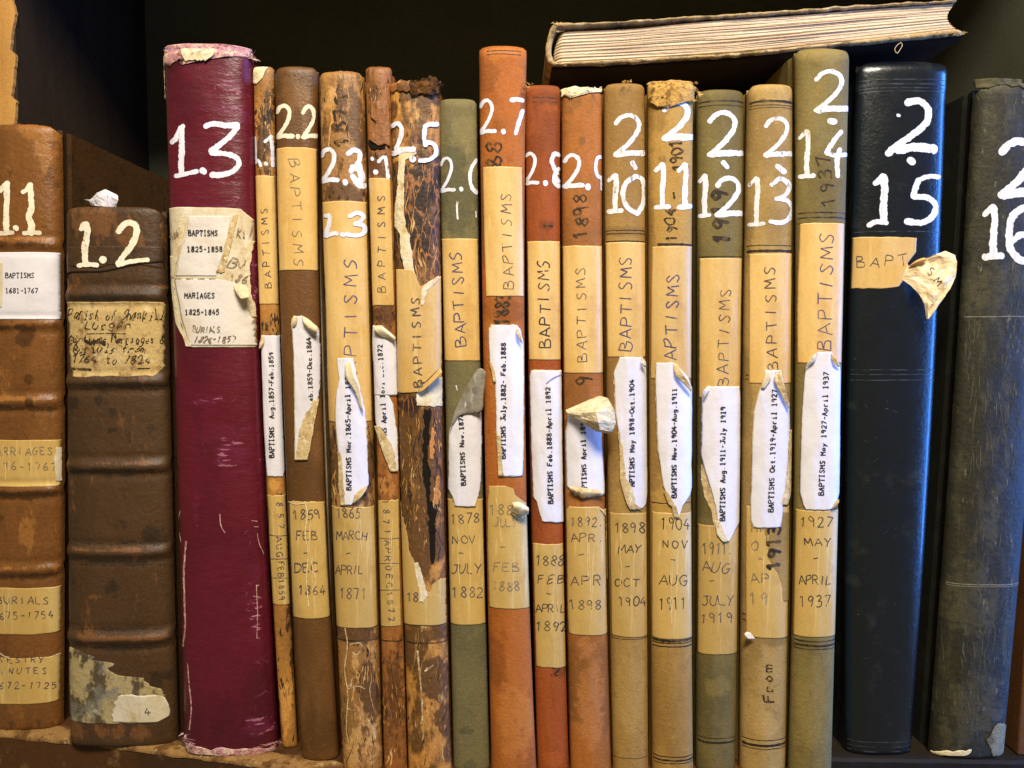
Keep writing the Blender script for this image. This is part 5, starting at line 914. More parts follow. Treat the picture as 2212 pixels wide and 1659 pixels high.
b.sheet('folded_paper_cone', [[('R2', 617, 1060, 1.4), ('R2', 690, 1028, 3.0), ('R2', 770, 992, 5.5), ('R2', 828, 968, 7)], [('R2', 622, 1068, 2.0), ('R2', 700, 1045, 5.0), ('R2', 790, 1025, 8.6), ('R2', 880, 985, 9)], [('R2', 628, 1076, 2.4), ('R2', 715, 1075, 7.0), ('R2', 805, 1070, 11.5), ('R2', 920, 1060, 9)], [('R2', 636, 1086, 2.4), ('R2', 735, 1115, 7.4), ('R2', 820, 1135, 11.8), ('R2', 928, 1140, 8)], [('R2', 642, 1092, 2.2), ('R2', 745, 1138, 7.0), ('R2', 830, 1180, 10.5), ('R2', 905, 1192, 7)]], M['cream'], th=.00012)
b.sheet('folded_paper_cone', [[('R2', 640, 1090, 2.3), ('R2', 745, 1134, 7.1), ('R2', 830, 1174, 10.6), ('R2', 905, 1188, 7.1)], [('R2', 650, 1102, 1.6), ('R2', 740, 1150, 5.6), ('R2', 810, 1192, 8.2), ('R2', 880, 1204, 6)], [('R2', 660, 1092, .8), ('R2', 740, 1120, 2.2), ('R2', 800, 1140, 3), ('R2', 860, 1150, 3)]], M['back'], th=.00012)
FOLD = False
tape(b, [('R3', 30, 640, 820), ('R3', 55, 618, 868), ('R3', 95, 610, 892), ('R3', 300, 607, 893), ('R3', 500, 618, 888), ('R3', 640, 625, 885), ('R3', 816, 634, 880)], [row('1892.', 'R3', 650, 852, 155, 58), row('APR.', 'R3', 650, 855, 250, 50), row('-', 'R3', 695, 790, 362, 60), row('APR', 'R3', 650, 838, 523, 56), row('1898', 'R3', 642, 838, 672, 60)], 'pen', mat='tape_low', name='date_tape', tb=(1, 1), tear=(1.2, 1.2), sq=.7)
b.strip('tape_lift', [('R3', 45, 825, 885), ('R3', 90, 860, 898), ('R3', 300, 872, 898), ('R3', 480, 874, 890)], M['tape'], lift=.0006, tear=(2, 1), tb=(2, 2))

b = Book([(176, 1304, 1394), (900, 1310, 1397), (1659, 1323, 1402)], Y0=-.0105, seed=13, Rk=.28)
b.build('tan suede register painted 2 over 10', M['b210'], M['b210'], paint={'dark': [('R1', 980, 1440, 130, 30, .6), ('R2', 920, 850, 80, 200, .9), ('R2', 900, 1300, 60, 250, .9), ('R3', 1070, 1140, 18, 18, 1.3)], 'worn': [('R3', 1020, 1200, 90, 300, .4)]})
number(b, two('R1', 912, 718, 1112, 972, 28) + [('R1', 28, [(1030, 1012), (1050, 1045)], False)] + one('R1', 880, 1088, 965, 1316, 32) + [('R1', 30, [(1045, 1100), (990, 1140), (972, 1215), (1000, 1290), (1062, 1330)], True), ('R1', 28, [(1062, 1332), (1096, 1270), (1104, 1190), (1090, 1115), (1045, 1096)], True)], 'paint_thin')
b.rings(M['tool'], [('R1', 985, 1432, 1.5), ('R1', 985, 1452, 1.5), ('R1', 985, 1500, 2.0), ('R3', 1010, 842, 1.3), ('R3', 1010, 858, 1.3), ('R3', 1015, 1600, 1.0)])
rag_ribbons('loose_fibres', b.root, M['fibre'], b.Y0, [('R1', 950, 515, 1030, 510, -1, -4)], 12, .0018, .0004, seed=13)
tape(b, [('R1', 1514, 862, 1112), ('R2', 300, 866, 1112), ('R2', 728, 876, 1112)], [up('BAPTISMS', 'R2', 1026, 688, 'R2', 1026, 110, 74)], 'penblue', w=2.7)
white(b, [('R2', 730, 955, 1085), ('R2', 760, 945, 1110), ('R2', 830, 918, 1118), ('R2', 900, 922, 1118), ('R2', 1100, 930, 1118), ('R2', 1200, 950, 1120), ('R2', 1350, 965, 1120), ('R2', 1480, 975, 1122), ('R2', 1560, 1000, 1122), ('R2', 1640, 1030, 1110), ('R3', 40, 1035, 1090)], [up('APTISMS May 1898-Oct.1904', 'R2', 1040, 1530, 'R2', 1040, 868, 28)], seed=8, tear=(1.2, .6))
b.strip('label_fold', [('R2', 1190, 942, 952), ('R2', 1300, 952, 972), ('R2', 1480, 955, 990), ('R2', 1540, 965, 1030), ('R2', 1640, 995, 1050), ('R3', 48, 1015, 1085)], M['back'], lift=.00095, tear=(1, 2), tb=(1, 2))
b.sheet('label_curl', [[('R2', 1084, 735, .9), ('R2', 1100, 745, 1.0)], [('R2', 1090, 765, 2.0), ('R2', 1116, 770, 1.6)], [('R2', 1105, 788, 1.0), ('R2', 1118, 792, .9)]], M['back'])
tape(b, [('R3', 66, 890, 1118), ('R3', 400, 896, 1124), ('R3', 828, 902, 1130)], [row('1898', 'R3', 922, 1108, 200, 64, dy=-6), row('MAY', 'R3', 945, 1085, 322, 50), row('-', 'R3', 978, 1050, 428, 55), row('OCT', 'R3', 922, 1072, 528, 48), row('1904', 'R3', 945, 1115, 650, 58)], 'pendark', mat='tape_low', name='date_tape', tb=(1, 1), sq=.74)

b = Book([(178, 1399, 1500), (900, 1402, 1495), (1659, 1408, 1499)], Y0=-.012, seed=14, Rk=.28, rag=.001)
b.build('mustard suede register painted 2 over 11 with a fibrous torn head', M['b211'], M['b211'], paint={'dark': [('R1', 1190, 720, 50, 100, .6), ('R2', 1140, 300, 30, 900, .5), ('R2', 1160, 1300, 50, 300, 1.0), ('R3', 1258, 1268, 10, 10, 1.6), ('R1', 1210, 990, 20, 20, 1)], 'worn': [('R1', 1300, 570, 140, 50, .9)]})
b.lettering(b.root, M['oldink'], [up('1904', 'R1', 1308, 1500, 'R1', 1300, 1295, 62), up('-', 'R1', 1318, 1230, 'R1', 1300, 1100, 60), up('1901', 'R1', 1345, 1060, 'R1', 1335, 872, 72)], name='old_ink_number', w=4.6, lift=.00006, jit=.1, rough=.8, squeeze=.8)
number(b, two('R1', 1215, 640, 1415, 870, 34) + one('R1', 1172, 1020, 1260, 1292, 32) + one('R1', 1315, 1022, 1395, 1290, 32))
b.rings(M['tool'], [('R1', 1290, 1520, 3.6)], u0=-.7)
b.rings(M['tool'], [('R3', 1280, 832, 1.6), ('R3', 1280, 868, 4.0), ('R3', 1280, 884, 2.0), ('R3', 1280, 906, 2.2), ('R3', 1285, 1592, 1.8), ('R3', 1285, 1614, 3.0), ('R3', 1285, 1632, 1.6), ('R2', 1290, 1640, 1.6)])
b.strip('torn_head', [('R1', 512, 1135, 1425), ('R1', 560, 1128, 1432), ('R1', 610, 1130, 1425), ('R1', 640, 1150, 1415), ('R1', 665, 1190, 1260)], M['fibre'], lift=.0008, tear=(3, 4), tb=(2, 9), wr=1.6)
rag_ribbons('loose_fibres', b.root, M['fibre'], b.Y0, [('R1', 1130, 520, 1430, 515, 0, -3), ('R1', 1130, 600, 1420, 625, 1.5, 0), ('R1', 1415, 540, 1450, 600, -3, -7)], 60, .0020, .0005, up=.05, seed=14)
tape(b, [('R1', 1538, 1155, 1402), ('R2', 300, 1150, 1400), ('R2', 860, 1145, 1396)], [up('BAPTISMS', 'R2', 1298, 828, 'R2', 1320, 222, 74)], 'penblue', w=2.7)
white(b, [('R2', 765, 1182, 1285), ('R2', 800, 1180, 1325), ('R2', 860, 1180, 1375), ('R2', 930, 1180, 1398), ('R2', 1000, 1182, 1400), ('R2', 1300, 1192, 1398), ('R2', 1400, 1208, 1392), ('R2', 1530, 1225, 1398), ('R2', 1585, 1250, 1385), ('R2', 1650, 1275, 1340), ('R3', 92, 1290, 1318)], [up('BAPTISMS Nov.1904-Aug.1911', 'R2', 1302, 1600, 'R2', 1304, 920, 28)], seed=9, tear=(1, .8))
b.sheet('label_curl', [[('R2', 1284, 770, .9), ('R2', 1310, 775, 1.0)], [('R2', 1300, 840, 2.4), ('R2', 1345, 830, 3.0)], [('R2', 1350, 895, 2.0), ('R2', 1380, 880, 2.4)], [('R2', 1395, 945, .9), ('R2', 1400, 925, .9)]], M['back'])
b.strip('label_fold', [('R2', 1560, 1225, 1245), ('R2', 1640, 1255, 1290), ('R3', 30, 1275, 1305), ('R3', 100, 1288, 1322)], M['back'], lift=.00095, tear=(1, 2), tb=(1, 2))
tape(b, [('R3', 62, 1154, 1400), ('R3', 400, 1152, 1404), ('R3', 836, 1152, 1406)], [row('1904', 'R3', 1208, 1385, 168, 70, dy=6), row('NOV', 'R3', 1220, 1378, 288, 46), row('-', 'R3', 1262, 1350, 386, 55), row('AUG', 'R3', 1198, 1368, 518, 62), row('1911', 'R3', 1200, 1362, 672, 74)], 'pendark', mat='tape_low', name='date_tape', tb=(1, 1), sq=.74)

b = Book([(190, 1504, 1609), (900, 1505, 1601), (1659, 1502, 1590)], Y0=-.0095, seed=15, Rk=.28)
b.build('olive suede register painted 2 over 12', M['b212'], M['b212'], paint={'dark': [('R3', 1550, 1430, 30, 30, 1.0), ('R2', 1450, 1000, 30, 500, .8), ('R3', 1480, 1350, 50, 200, .6), ('R2', 1480, 1640, 80, 80, .7)], 'worn': [('R3', 1560, 1150, 90, 60, .6)]})
b.lettering(b.root, M['tool'], [up('1919', 'R1', 1632, 1512, 'R1', 1622, 1180, 96)], name='old_ink_number', w=7.5, lift=.00006, jit=.05, rough=.4, squeeze=.75)
number(b, two('R1', 1494, 702, 1712, 972, 30) + [('R1', 30, [(1596, 1010), (1622, 1040)], False)] + one('R1', 1448, 1090, 1512, 1345, 30) + two('R1', 1545, 1108, 1728, 1345, 30))
b.rings(M['tool'], [('R1', 1560, 628, 2.6), ('R1', 1560, 655, 1.4), ('R1', 1580, 1595, 1.8), ('R3', 1540, 1475, 1.5), ('R3', 1540, 1502, 3.4), ('R2', 1470, 800, 1.5)])
tape(b, [('R1', 1610, 1448, 1712), ('R2', 500, 1446, 1705), ('R2', 980, 1444, 1700)], [up('BAPTISMS', 'R2', 1625, 910, 'R2', 1640, 305, 64)], 'pen')
white(b, [('R2', 912, 1500, 1690), ('R2', 945, 1472, 1695), ('R2', 1000, 1468, 1697), ('R2', 1200, 1468, 1697), ('R2', 1340, 1462, 1697), ('R2', 1420, 1482, 1696), ('R2', 1550, 1522, 1694), ('R2', 1650, 1548, 1692), ('R3', 130, 1565, 1690), ('R3', 170, 1575, 1668), ('R3', 245, 1600, 1628)], [up('BAPTISMS Aug.1911-July 1919', 'R3', 1602, 118, 'R2', 1608, 1035, 29)], seed=10, tear=(1.2, .4))
b.strip('label_fold', [('R2', 1400, 1458, 1480), ('R2', 1500, 1462, 1515), ('R2', 1600, 1480, 1545), ('R3', 60, 1522, 1562), ('R3', 160, 1540, 1585), ('R3', 240, 1575, 1615)], M['back'], lift=.0003, tear=(2, 2), tb=(1, 2))
b.strip('label_fold', [('R3', 120, 1540, 1575), ('R3', 200, 1555, 1600), ('R3', 248, 1588, 1622)], M['cream'], lift=.00095, tear=(2, 3), tb=(1, 2))
b.sheet('label_curl', [[('R2', 1500, 912, .8), ('R2', 1512, 925, .8)], [('R2', 1480, 935, 1.8), ('R2', 1495, 955, 1.5)], [('R2', 1470, 968, .8), ('R2', 1476, 985, .7)]], M['white'])
tape(b, [('R3', 138, 1428, 1692), ('R3', 500, 1428, 1686), ('R3', 932, 1424, 1682)], [row('1911.', 'R3', 1468, 1660, 330, 74), row('AUG', 'R3', 1465, 1632, 435, 62, dy=10), row('-', 'R3', 1500, 1640, 524, 60), row('JULY', 'R3', 1460, 1660, 645, 62), row('1919', 'R3', 1458, 1655, 755, 58)], 'pen', mat='tape_low', name='date_tape', tb=(1, 1), sq=.74)

b = Book([(178, 1613, 1715), (800, 1604, 1711), (1659, 1597, 1699)], Y0=-.011, seed=16, Rk=.28)
b.build('fawn suede register painted 2 over 13, From inked low on it', M['b213'], M['b213'], paint={'dark': [('Q2', 160, 950, 30, 300, 1.0), ('Q3', 180, 850, 80, 160, .5), ('Q3', 410, 300, 30, 400, .7), ('Q3', 330, 860, 120, 50, .7), ('Q1', 180, 1200, 30, 500, .5)], 'worn': [('Q1', 330, 570, 150, 50, 1.0), ('Q3', 300, 1400, 100, 80, .6)]})
number(b, two('Q1', 268, 738, 455, 975, 26) + [('Q1', 34, [(355, 1035), (378, 1050), (400, 1068)], True)] + one('Q1', 178, 1108, 272, 1400, 28) + three('Q1', 305, 1112, 452, 1385, 28, flat=False), 'paint_thin')
b.rings(M['tool'], [('Q1', 320, 628, 3.8), ('Q1', 320, 652, 1.4), ('Q1', 310, 668, 1.0), ('Q1', 310, 1526, 1.4), ('Q1', 310, 1560, 4.0), ('Q3', 270, 1488, 1.5), ('Q3', 270, 1520, 4.4), ('Q3', 270, 1542, 1.6), ('Q2', 300, 842, 1.4), ('Q2', 300, 868, 1.4)])
b.rings(M['tool'], [('Q3', 200, 710, 3.0), ('Q3', 200, 745, 2.4)], u1=-.7)
b.lettering(b.root, M['oldink'], [up('From', 'Q3', 335, 1245, 'Q3', 318, 1010, 62)], name='old_ink_word', w=3.4, lift=.00006, jit=.05, rough=.4)
tape(b, [('Q1', 1583, 182, 462), ('Q2', 500, 182, 455), ('Q2', 890, 182, 450)], [up('BAPTISMS', 'Q2', 360, 812, 'Q2', 342, 160, 64)], 'pen', wr=.1)
o = tape(b, [('Q3', 25, 162, 434), ('Q3', 400, 160, 430), ('Q3', 834, 162, 422)], [row('1919', 'Q3', 190, 290, 190, 50), row('O', 'Q3', 202, 260, 305, 60), row('-', 'Q3', 232, 290, 380, 60), row('AP', 'Q3', 188, 300, 508, 62), row('19', 'Q3', 186, 300, 645, 72)], 'pencil', mat='tape_low', name='date_tape', tb=(1, 1), wr=.1)
b.strip('rubbed_patch', [('Q3', 60, 290, 432), ('Q3', 200, 285, 430), ('Q3', 350, 300, 428), ('Q3', 480, 375, 428), ('Q3', 620, 395, 424)], M['b213'], lift=.0003, tear=(4, 1), tb=(1, 3))
b.lettering(o, M['tool'], [up('1913', 'Q3', 372, 418, 'Q3', 368, 150, 76)], name='old_ink_number', w=6, lift=.00042, jit=.08, rough=.7)
white(b, [('Q2', 812, 282, 380), ('Q2', 880, 268, 390), ('Q2', 960, 240, 408), ('Q2', 1060, 216, 428), ('Q2', 1200, 206, 430), ('Q2', 1400, 202, 425), ('Q2', 1600, 196, 402), ('Q3', 0, 194, 388), ('Q3', 120, 195, 380), ('Q3', 160, 212, 372)], [up('BAPTISMS Oct.1919-April 1927', 'Q3', 328, 64, 'Q2', 352, 930, 30)], seed=11, tear=(.8, 1.2), wr=.15)
b.strip('label_fold', [('Q2', 1180, 424, 440), ('Q2', 1400, 414, 438), ('Q2', 1560, 400, 432), ('Q3', 20, 380, 412)], M['back'], lift=.0009, tear=(3, 1))
b.sheet('label_curl', [[('Q2', 345, 822, .9), ('Q2', 382, 815, .9)], [('Q2', 338, 880, 1.6), ('Q2', 392, 870, 2.4)], [('Q2', 378, 960, 1.6), ('Q2', 412, 950, 2.2)], [('Q2', 425, 1050, .9), ('Q2', 434, 1030, .9)]], M['back'])
b.sheet('label_curl', [[('Q2', 300, 818, .9), ('Q2', 285, 820, .8)], [('Q2', 318, 860, 1.6), ('Q2', 268, 880, 1.4)], [('Q2', 275, 930, 1.0), ('Q2', 255, 925, .8)]], M['yellowed'])
b.sheet('corner_flap', [[('Q3', 162, 812, .6), ('Q3', 190, 815, .5)], [('Q3', 152, 830, 1.8), ('Q3', 205, 838, .8)], [('Q3', 172, 858, 1.6), ('Q3', 216, 852, .7)]], M['cream'])

b = Book([(97, 1716, 1839), (850, 1717, 1820), (1659, 1702, 1799)], Y0=-.012, seed=17, Rk=.26, head=.006)
b.build('tall olive brown suede register painted 2 over 14 under the lying book', M['b214'], M['b214'], paint={'dark': [('Q1', 650, 1120, 90, 200, .4), ('Q3', 560, 900, 150, 30, .8)], 'worn': [('Q1', 650, 330, 160, 50, .5), ('Q3', 560, 1300, 100, 300, .4)]})
number(b, two('Q1', 582, 445, 800, 695, 28, base=1.3) + [('Q1', 38, [(685, 752), (712, 758)], False)] + one('Q1', 492, 815, 585, 1100, 30) + [('Q1', 30, [(752, 820), (705, 880), (662, 950)], True), ('Q1', 30, [(665, 952), (720, 968), (782, 962)], True), ('Q1', 30, [(745, 930), (728, 1010), (732, 1095)], True)], 'paint_thin')
b.lettering(b.root, M['tool'], [up('1937', 'Q1', 712, 1280, 'Q1', 680, 950, 82)], name='old_ink_number', w=4, lift=.00006, jit=.06, rough=.6)
b.rings(M['tool'], [('Q1', 630, 1322, 2.0), ('Q1', 630, 1352, 2.2), ('Q1', 630, 1386, 1.6), ('Q3', 570, 872, 2.2), ('Q3', 570, 900, 3.4), ('Q3', 570, 922, 1.4)])
tape(b, [('Q1', 1392, 498, 772), ('Q2', 300, 480, 764), ('Q2', 765, 478, 755)], [up('BAPTISMS', 'Q2', 690, 688, 'Q1', 708, 1455, 82)], 'penblue', w=2.4, tb=(1.5, 1))
white(b, [('Q2', 697, 612, 690), ('Q2', 715, 595, 700), ('Q2', 745, 565, 722), ('Q2', 780, 535, 742), ('Q2', 850, 527, 745), ('Q2', 1100, 512, 742), ('Q2', 1400, 503, 740), ('Q2', 1570, 499, 738), ('Q2', 1620, 512, 725), ('Q3', 20, 520, 708), ('Q3', 50, 535, 690)], [up('BAPTISMS May 1927-April 1937', 'Q2', 641, 1586, 'Q2', 672, 822, 30)], seed=12, tear=(.6, .4), back=False, wr=.12)
b.sheet('label_curl', [[('Q2', 608, 698, .9), ('Q2', 600, 720, .9)], [('Q2', 570, 728, 2.2), ('Q2', 588, 752, 1.6)], [('Q2', 530, 790, .9), ('Q2', 550, 778, .9)]], M['cream'])
b.sheet('label_curl', [[('Q2', 692, 706, .9), ('Q2', 690, 740, .9)], [('Q2', 720, 735, 2.2), ('Q2', 708, 765, 1.6)], [('Q2', 748, 785, .9), ('Q2', 735, 792, .9)]], M['back'])
b.sheet('label_curl', [[('Q2', 740, 1610, .8), ('Q2', 715, 1630, 1.0)], [('Q3', 738, 10, 1.6), ('Q3', 705, 25, 1.2)], [('Q3', 705, 48, .7), ('Q3', 690, 50, .8)]], M['back'])
o = tape(b, [('Q3', 45, 442, 742), ('Q3', 400, 440, 735), ('Q3', 824, 440, 722)], [row('1927', 'Q3', 500, 698, 160, 62), row('MAY', 'Q3', 525, 695, 278, 52), row('-', 'Q3', 574, 625, 380, 55), row('APRIL', 'Q3', 492, 692, 515, 54), row('1937', 'Q3', 494, 688, 655, 72)], 'pendark', mat='tape_low', name='date_tape', tb=(1, 1), sq=.74)
b214 = b

b = Book([(126, 1850, 2052), (800, 1829, 2026), (1620, 1822, 1972)], y_bot=1633, seed=18, Rk=.145, p=2.5, head=.006, tail=.002, wob=.00012)
b.build('thick glossy black register painted 2 over 15 with peeling curled tape', M['b215'], M['b215'], paint={'worn': []})
number(b, [('Q1', 42, [(1165, 640), (1200, 630), (1245, 632), (1290, 672), (1292, 740), (1250, 800), (1180, 850), (1105, 905), (1045, 955)], True), ('Q1', 54, [(1110, 935), (1220, 915), (1330, 928)], True), ('Q1', 44, [(1180, 998), (1198, 1008)], False)] +
    one('Q1', 960, 1095, 1068, 1380, 44, base=False) + [('Q1', 32, [(925, 1402), (970, 1380), (1035, 1385)], True), ('Q1', 30, [(1360, 1100), (1300, 1098), (1240, 1118)], True), ('Q1', 34, [(1235, 1120), (1215, 1170), (1200, 1222)], True), ('Q1', 38, [(1205, 1222), (1290, 1230), (1338, 1275), (1325, 1340), (1260, 1385), (1160, 1378)], True), ('Q1', 18, [(1105, 716), (1115, 720)], False)])
cracks(b, M['blkscuff'], [('Q2', 880, 1200, 550, 1600, 8, 26, 3), ('Q3', 880, 1150, 0, 1300, 8, 26, 3)], name='scuffs', seed=12, wander=2.0)
b.rings(M['toolblk'], [('Q1', 1150, 492, 1.6), ('Q1', 1150, 520, 1.8), ('Q1', 1150, 545, 1.4), ('Q1', 1150, 565, 1.6), ('Q1', 1100, 1440, 1.6), ('Q2', 1100, 808, 1.4), ('Q2', 1100, 838, 1.2), ('Q2', 1100, 872, 1.6), ('Q3', 1000, 1500, 1.4), ('Q3', 1000, 1530, 1.4), ('Q3', 1000, 1558, 2.0)], u1=.93)
o = tape(b, [('Q1', 1478, 808, 1224), ('Q1', 1560, 810, 1220), ('Q1', 1600, 811, 1195), ('Q1', 1640, 811, 1165), ('Q2', 180, 812, 1170), ('Q2', 240, 812, 1150), ('Q2', 290, 812, 1110), ('Q2', 304, 812, 1000)], [row('BAPT', 'Q2', 850, 1170, 172, 64, dy=-14)], 'pen', tb=(2, 1.5), tear=(0, 2))
FOLD = True
cl = b.sheet('tape_curl', [[('Q2', 1168, 165, .6), ('Q2', 1215, 142, 3.2), ('Q2', 1290, 112, 4.5), ('Q2', 1345, 90, 7.5), ('Q2', 1402, 68, 8)],
    [('Q2', 1150, 200, 1.0), ('Q2', 1235, 170, 5.0), ('Q2', 1310, 145, 5.0), ('Q2', 1395, 105, 10), ('Q2', 1465, 96, 9.0)],
    [('Q2', 1135, 243, .8), ('Q2', 1240, 225, 4.6), ('Q2', 1320, 215, 8.5), ('Q2', 1400, 180, 9.0), ('Q2', 1479, 135, 11.5)],
    [('Q2', 1185, 280, 3.0), ('Q2', 1265, 275, 6.5), ('Q2', 1325, 275, 8.0), ('Q2', 1400, 262, 11.5), ('Q2', 1466, 232, 10.5)],
    [('Q2', 1240, 335, 5.5), ('Q2', 1285, 340, 7.0), ('Q2', 1330, 345, 10.5), ('Q2', 1385, 335, 10), ('Q2', 1432, 305, 11.5)],
    [('Q2', 1272, 400, 7.0), ('Q2', 1298, 408, 9.2), ('Q2', 1325, 412, 9.0), ('Q2', 1352, 402, 10.5), ('Q2', 1376, 385, 10.2)],
    [('Q2', 1290, 490, 8.0), ('Q2', 1294, 491, 8.4), ('Q2', 1299, 490, 8.6), ('Q2', 1303, 487, 8.8), ('Q2', 1308, 480, 9.0)]], M['curltape'], th=.00012)
FOLD = False
b.sheet('tape_curl', [[('Q2', 1172, 168, 1.2), ('Q2', 1215, 132, 4.0), ('Q2', 1262, 112, 5.2), ('Q2', 1288, 116, 5.6)], [('Q2', 1182, 160, 3.2), ('Q2', 1222, 138, 5.6), ('Q2', 1262, 122, 6.6), ('Q2', 1284, 122, 6.4)], [('Q2', 1186, 172, 1.6), ('Q2', 1226, 150, 4.2), ('Q2', 1258, 136, 5.4), ('Q2', 1280, 130, 5.6)]], M['tape'], th=.00012)
FOLD = False
b215 = b
FOLD = False
# two letters that bend away on the curl
acc = Acc()
for ch, cx, cy, hh, an in (('S', 1310, 200, 46, .5), ('M', 1350, 258, 46, .9)):
    for st in glyph(ch):
        q = (st - .35) * hh * K
        x = q[:, 0] * math.cos(an) + q[:, 1] * math.sin(an); y = q[:, 0] * math.sin(an) - q[:, 1] * math.cos(an)
        c0 = C('Q2', cx, cy); p = resample(np.stack([c0[0] + x, c0[1] + y], 1), 1.5)
        d = np.gradient(p, axis=0); ln = np.hypot(d[:, 0], d[:, 1]) + 1e-9; n_ = np.stack([-d[:, 1] / ln, d[:, 0] / ln], 1)
        V_ = []
        for s_ in (-1, 1):
            r_ = p + n_ * s_ * 1.0
            X_, Y_, Z_ = P(r_[:, 0], r_[:, 1], b.Y0 - .0118 )
            V_.append(np.stack([X_, np.full(len(X_), b.Y0 - .0118), Z_], 1))
        acc.add(np.stack(V_, 1), grid_faces(len(p), 2))
CURL_TXT = (acc, cl)

b = Book([(176, 2103, 2290), (800, 2064, 2245), (1636, 2004, 2172)], y_bot=1641, seed=19, Rk=.2, p=2.4, head=.003, tail=.002, rag=.001)
b.build('worn charcoal cloth register painted 2 over 16, last book on the right', M['b216'], M['b216side'], paint={'worn': [('Q3', 1560, 620, 180, 200, 1.0), ('Q3', 1580, 1300, 200, 200, .8), ('Q1', 1700, 520, 200, 60, .8), ('Q3', 1700, 100, 60, 200, .4), ('Q2', 1640, 300, 200, 200, .5)]})
number(b, two('Q1', 1730, 880, 2000, 1225, 46) + one('Q1', 1640, 1285, 1755, 1600, 44) + [('Q1', 44, [(1890, 1290), (1825, 1340), (1800, 1430), (1810, 1550), (1870, 1620), (1930, 1600)], True), ('Q1', 40, [(1820, 1500), (1880, 1460), (1940, 1500), (1935, 1590)], True)])
cracks(b, M['palescuff'], [('Q1', 1640, 1890, 560, 850, 30, 50, 5), ('Q2', 1520, 1880, 100, 1600, 130, 120, 4.5), ('Q3', 1340, 1850, 0, 1400, 150, 120, 4.5)], name='scuffs', seed=10, wander=.2)
b.rings(surface('pale_rule', lin(126, 122, 104), [], rough=.6), [('Q2', 1700, 476, 1.4), ('Q3', 1600, 520, 1.6), ('Q3', 1600, 532, 1.0)])
b.strip('worn_tail', [('Q3', 1540, 1300, 1560), ('Q3', 1560, 1302, 1560), ('Q3', 1582, 1380, 1540)], M['cream'], lift=.0003, tear=(2, 4), tb=(5, 3))
b.strip('worn_head', [('Q1', 490, 1590, 1900), ('Q1', 520, 1592, 1900), ('Q1', 545, 1600, 1900)], M['darkcap'], lift=.0003, tear=(2, 4), tb=(2, 9), wr=.8)
b.strip('worn_corner', [('Q3', 1380, 1720, 1800), ('Q3', 1480, 1660, 1795), ('Q3', 1560, 1690, 1775), ('Q3', 1590, 1700, 1770)], surface('bare_board', lin(132, 124, 98), [dict(c=lin(84, 78, 58), sc=120, lo=.5, hi=.64, amt=.8)], rough=.9, bump=.6), lift=.0003, tear=(5, 3), tb=(6, 4))
b216 = b
# ------------------------------------------------------------------ the letters on the peeling tape: laid on the curl itself
from mathutils import Vector
from mathutils.bvhtree import BVHTree
def lay_on(acc, sheet_obj, name, mat, gap=.00025):
    dg = bpy.context.evaluated_depsgraph_get(); dg.update()
    ev = sheet_obj.evaluated_get(dg); me = ev.to_mesh()
    loc = Vector(OR[sheet_obj.name]); vs = [v.co + loc for v in me.vertices]
    bv = BVHTree.FromPolygons(vs, [tuple(p.vertices) for p in me.polygons])
    co = Vector((0, -D, CAM_Z)); out = []
    for v in acc.verts():
        d = (Vector(v) - co).normalized(); h = bv.ray_cast(co, d)
        out.append(tuple((h[0] if h[0] is not None else Vector(v)) - d * gap))
    child(name, out, acc.f, mat, sheet_obj)
lay_on(CURL_TXT[0], CURL_TXT[1], 'lettering', M['pen'])

# ------------------------------------------------------------------ the book lying across the row
Yf = .004
root = bpy.data.objects.new('lying_book', None); COL.objects.link(root)
def W3(c, x, y, Y=Yf): return np.array([float(v) for v in P(*C(c, x, y), Y)])
root.location = tuple(W3('R1', 530, 400)); OR[root.name] = tuple(root.location)
tag(root, 'book lying flat across the tops of the row, page edges towards the viewer', 'book')
top = [W3('R1', 540, 150), W3('R1', 900, 140), W3('R1', 1659, 92), W3('Q1', 500, 62), W3('Q1', 900, 35), W3('Q1', 1465, 5)]
topl = [W3('R1', 552, 200), W3('R1', 900, 172), W3('R1', 1659, 122), W3('Q1', 500, 92), W3('Q1', 900, 58), W3('Q1', 1462, 24)]
topc = [W3('R1', 552, 172), W3('R1', 900, 152), W3('R1', 1659, 108), W3('Q1', 500, 80), W3('Q1', 900, 48), W3('Q1', 1462, 16)]
botu = [W3('R1', 552, 392), W3('R1', 900, 378), W3('R1', 1659, 335), W3('Q1', 500, 292), W3('Q1', 900, 250), W3('Q1', 1478, 182)]
bot = [W3('R1', 530, 408), W3('R1', 900, 400), W3('R1', 1659, 352), W3('Q1', 500, 308), W3('Q1', 900, 272), W3('Q1', 1515, 212)]
def poly(pts, n):
    pts = np.array(pts); x = pts[:, 0]; t = np.linspace(x[0], x[-1], n); return np.stack([t, np.interp(t, x, pts[:, 1]), np.interp(t, x, pts[:, 2])], 1)
n = 160
def board(name, up_, lo_, mat, seed, depth=.17):
    a = poly(up_, n); c = poly(lo_, n)
    tt = np.linspace(0, 1, n)
    a[:, 2] += .0005 * fbm(tt * 40, tt * 0, seed, 4); c[:, 2] += .0005 * fbm(tt * 40, tt * 0, seed + 4, 4)
    a[:, 1] += .0004 * fbm(tt * 60, tt * 0 + 2, seed, 3); c[:, 1] = a[:, 1] + .0002
    mid = (a + c) / 2; mid[:, 1] -= .0006
    rows = [a + [0, depth, 0], a + [0, depth * .5, 0], a + [0, .003, 0], a, mid, c, c + [0, .003, 0], c + [0, depth * .5, 0], c + [0, depth, 0]]
    V_ = np.stack(rows, 0); ff = grid_faces(len(rows), n)
    nr = len(rows)
    ff.append([i * n for i in range(nr)]); ff.append([i * n + n - 1 for i in range(nr)][::-1])
    ff += [tuple(j for j in (k + (nr - 1) * n, k + 1 + (nr - 1) * n, k + 1, k)) for k in range(n - 1)]
    return child(name, V_.reshape(-1, 3), ff, mat, root)
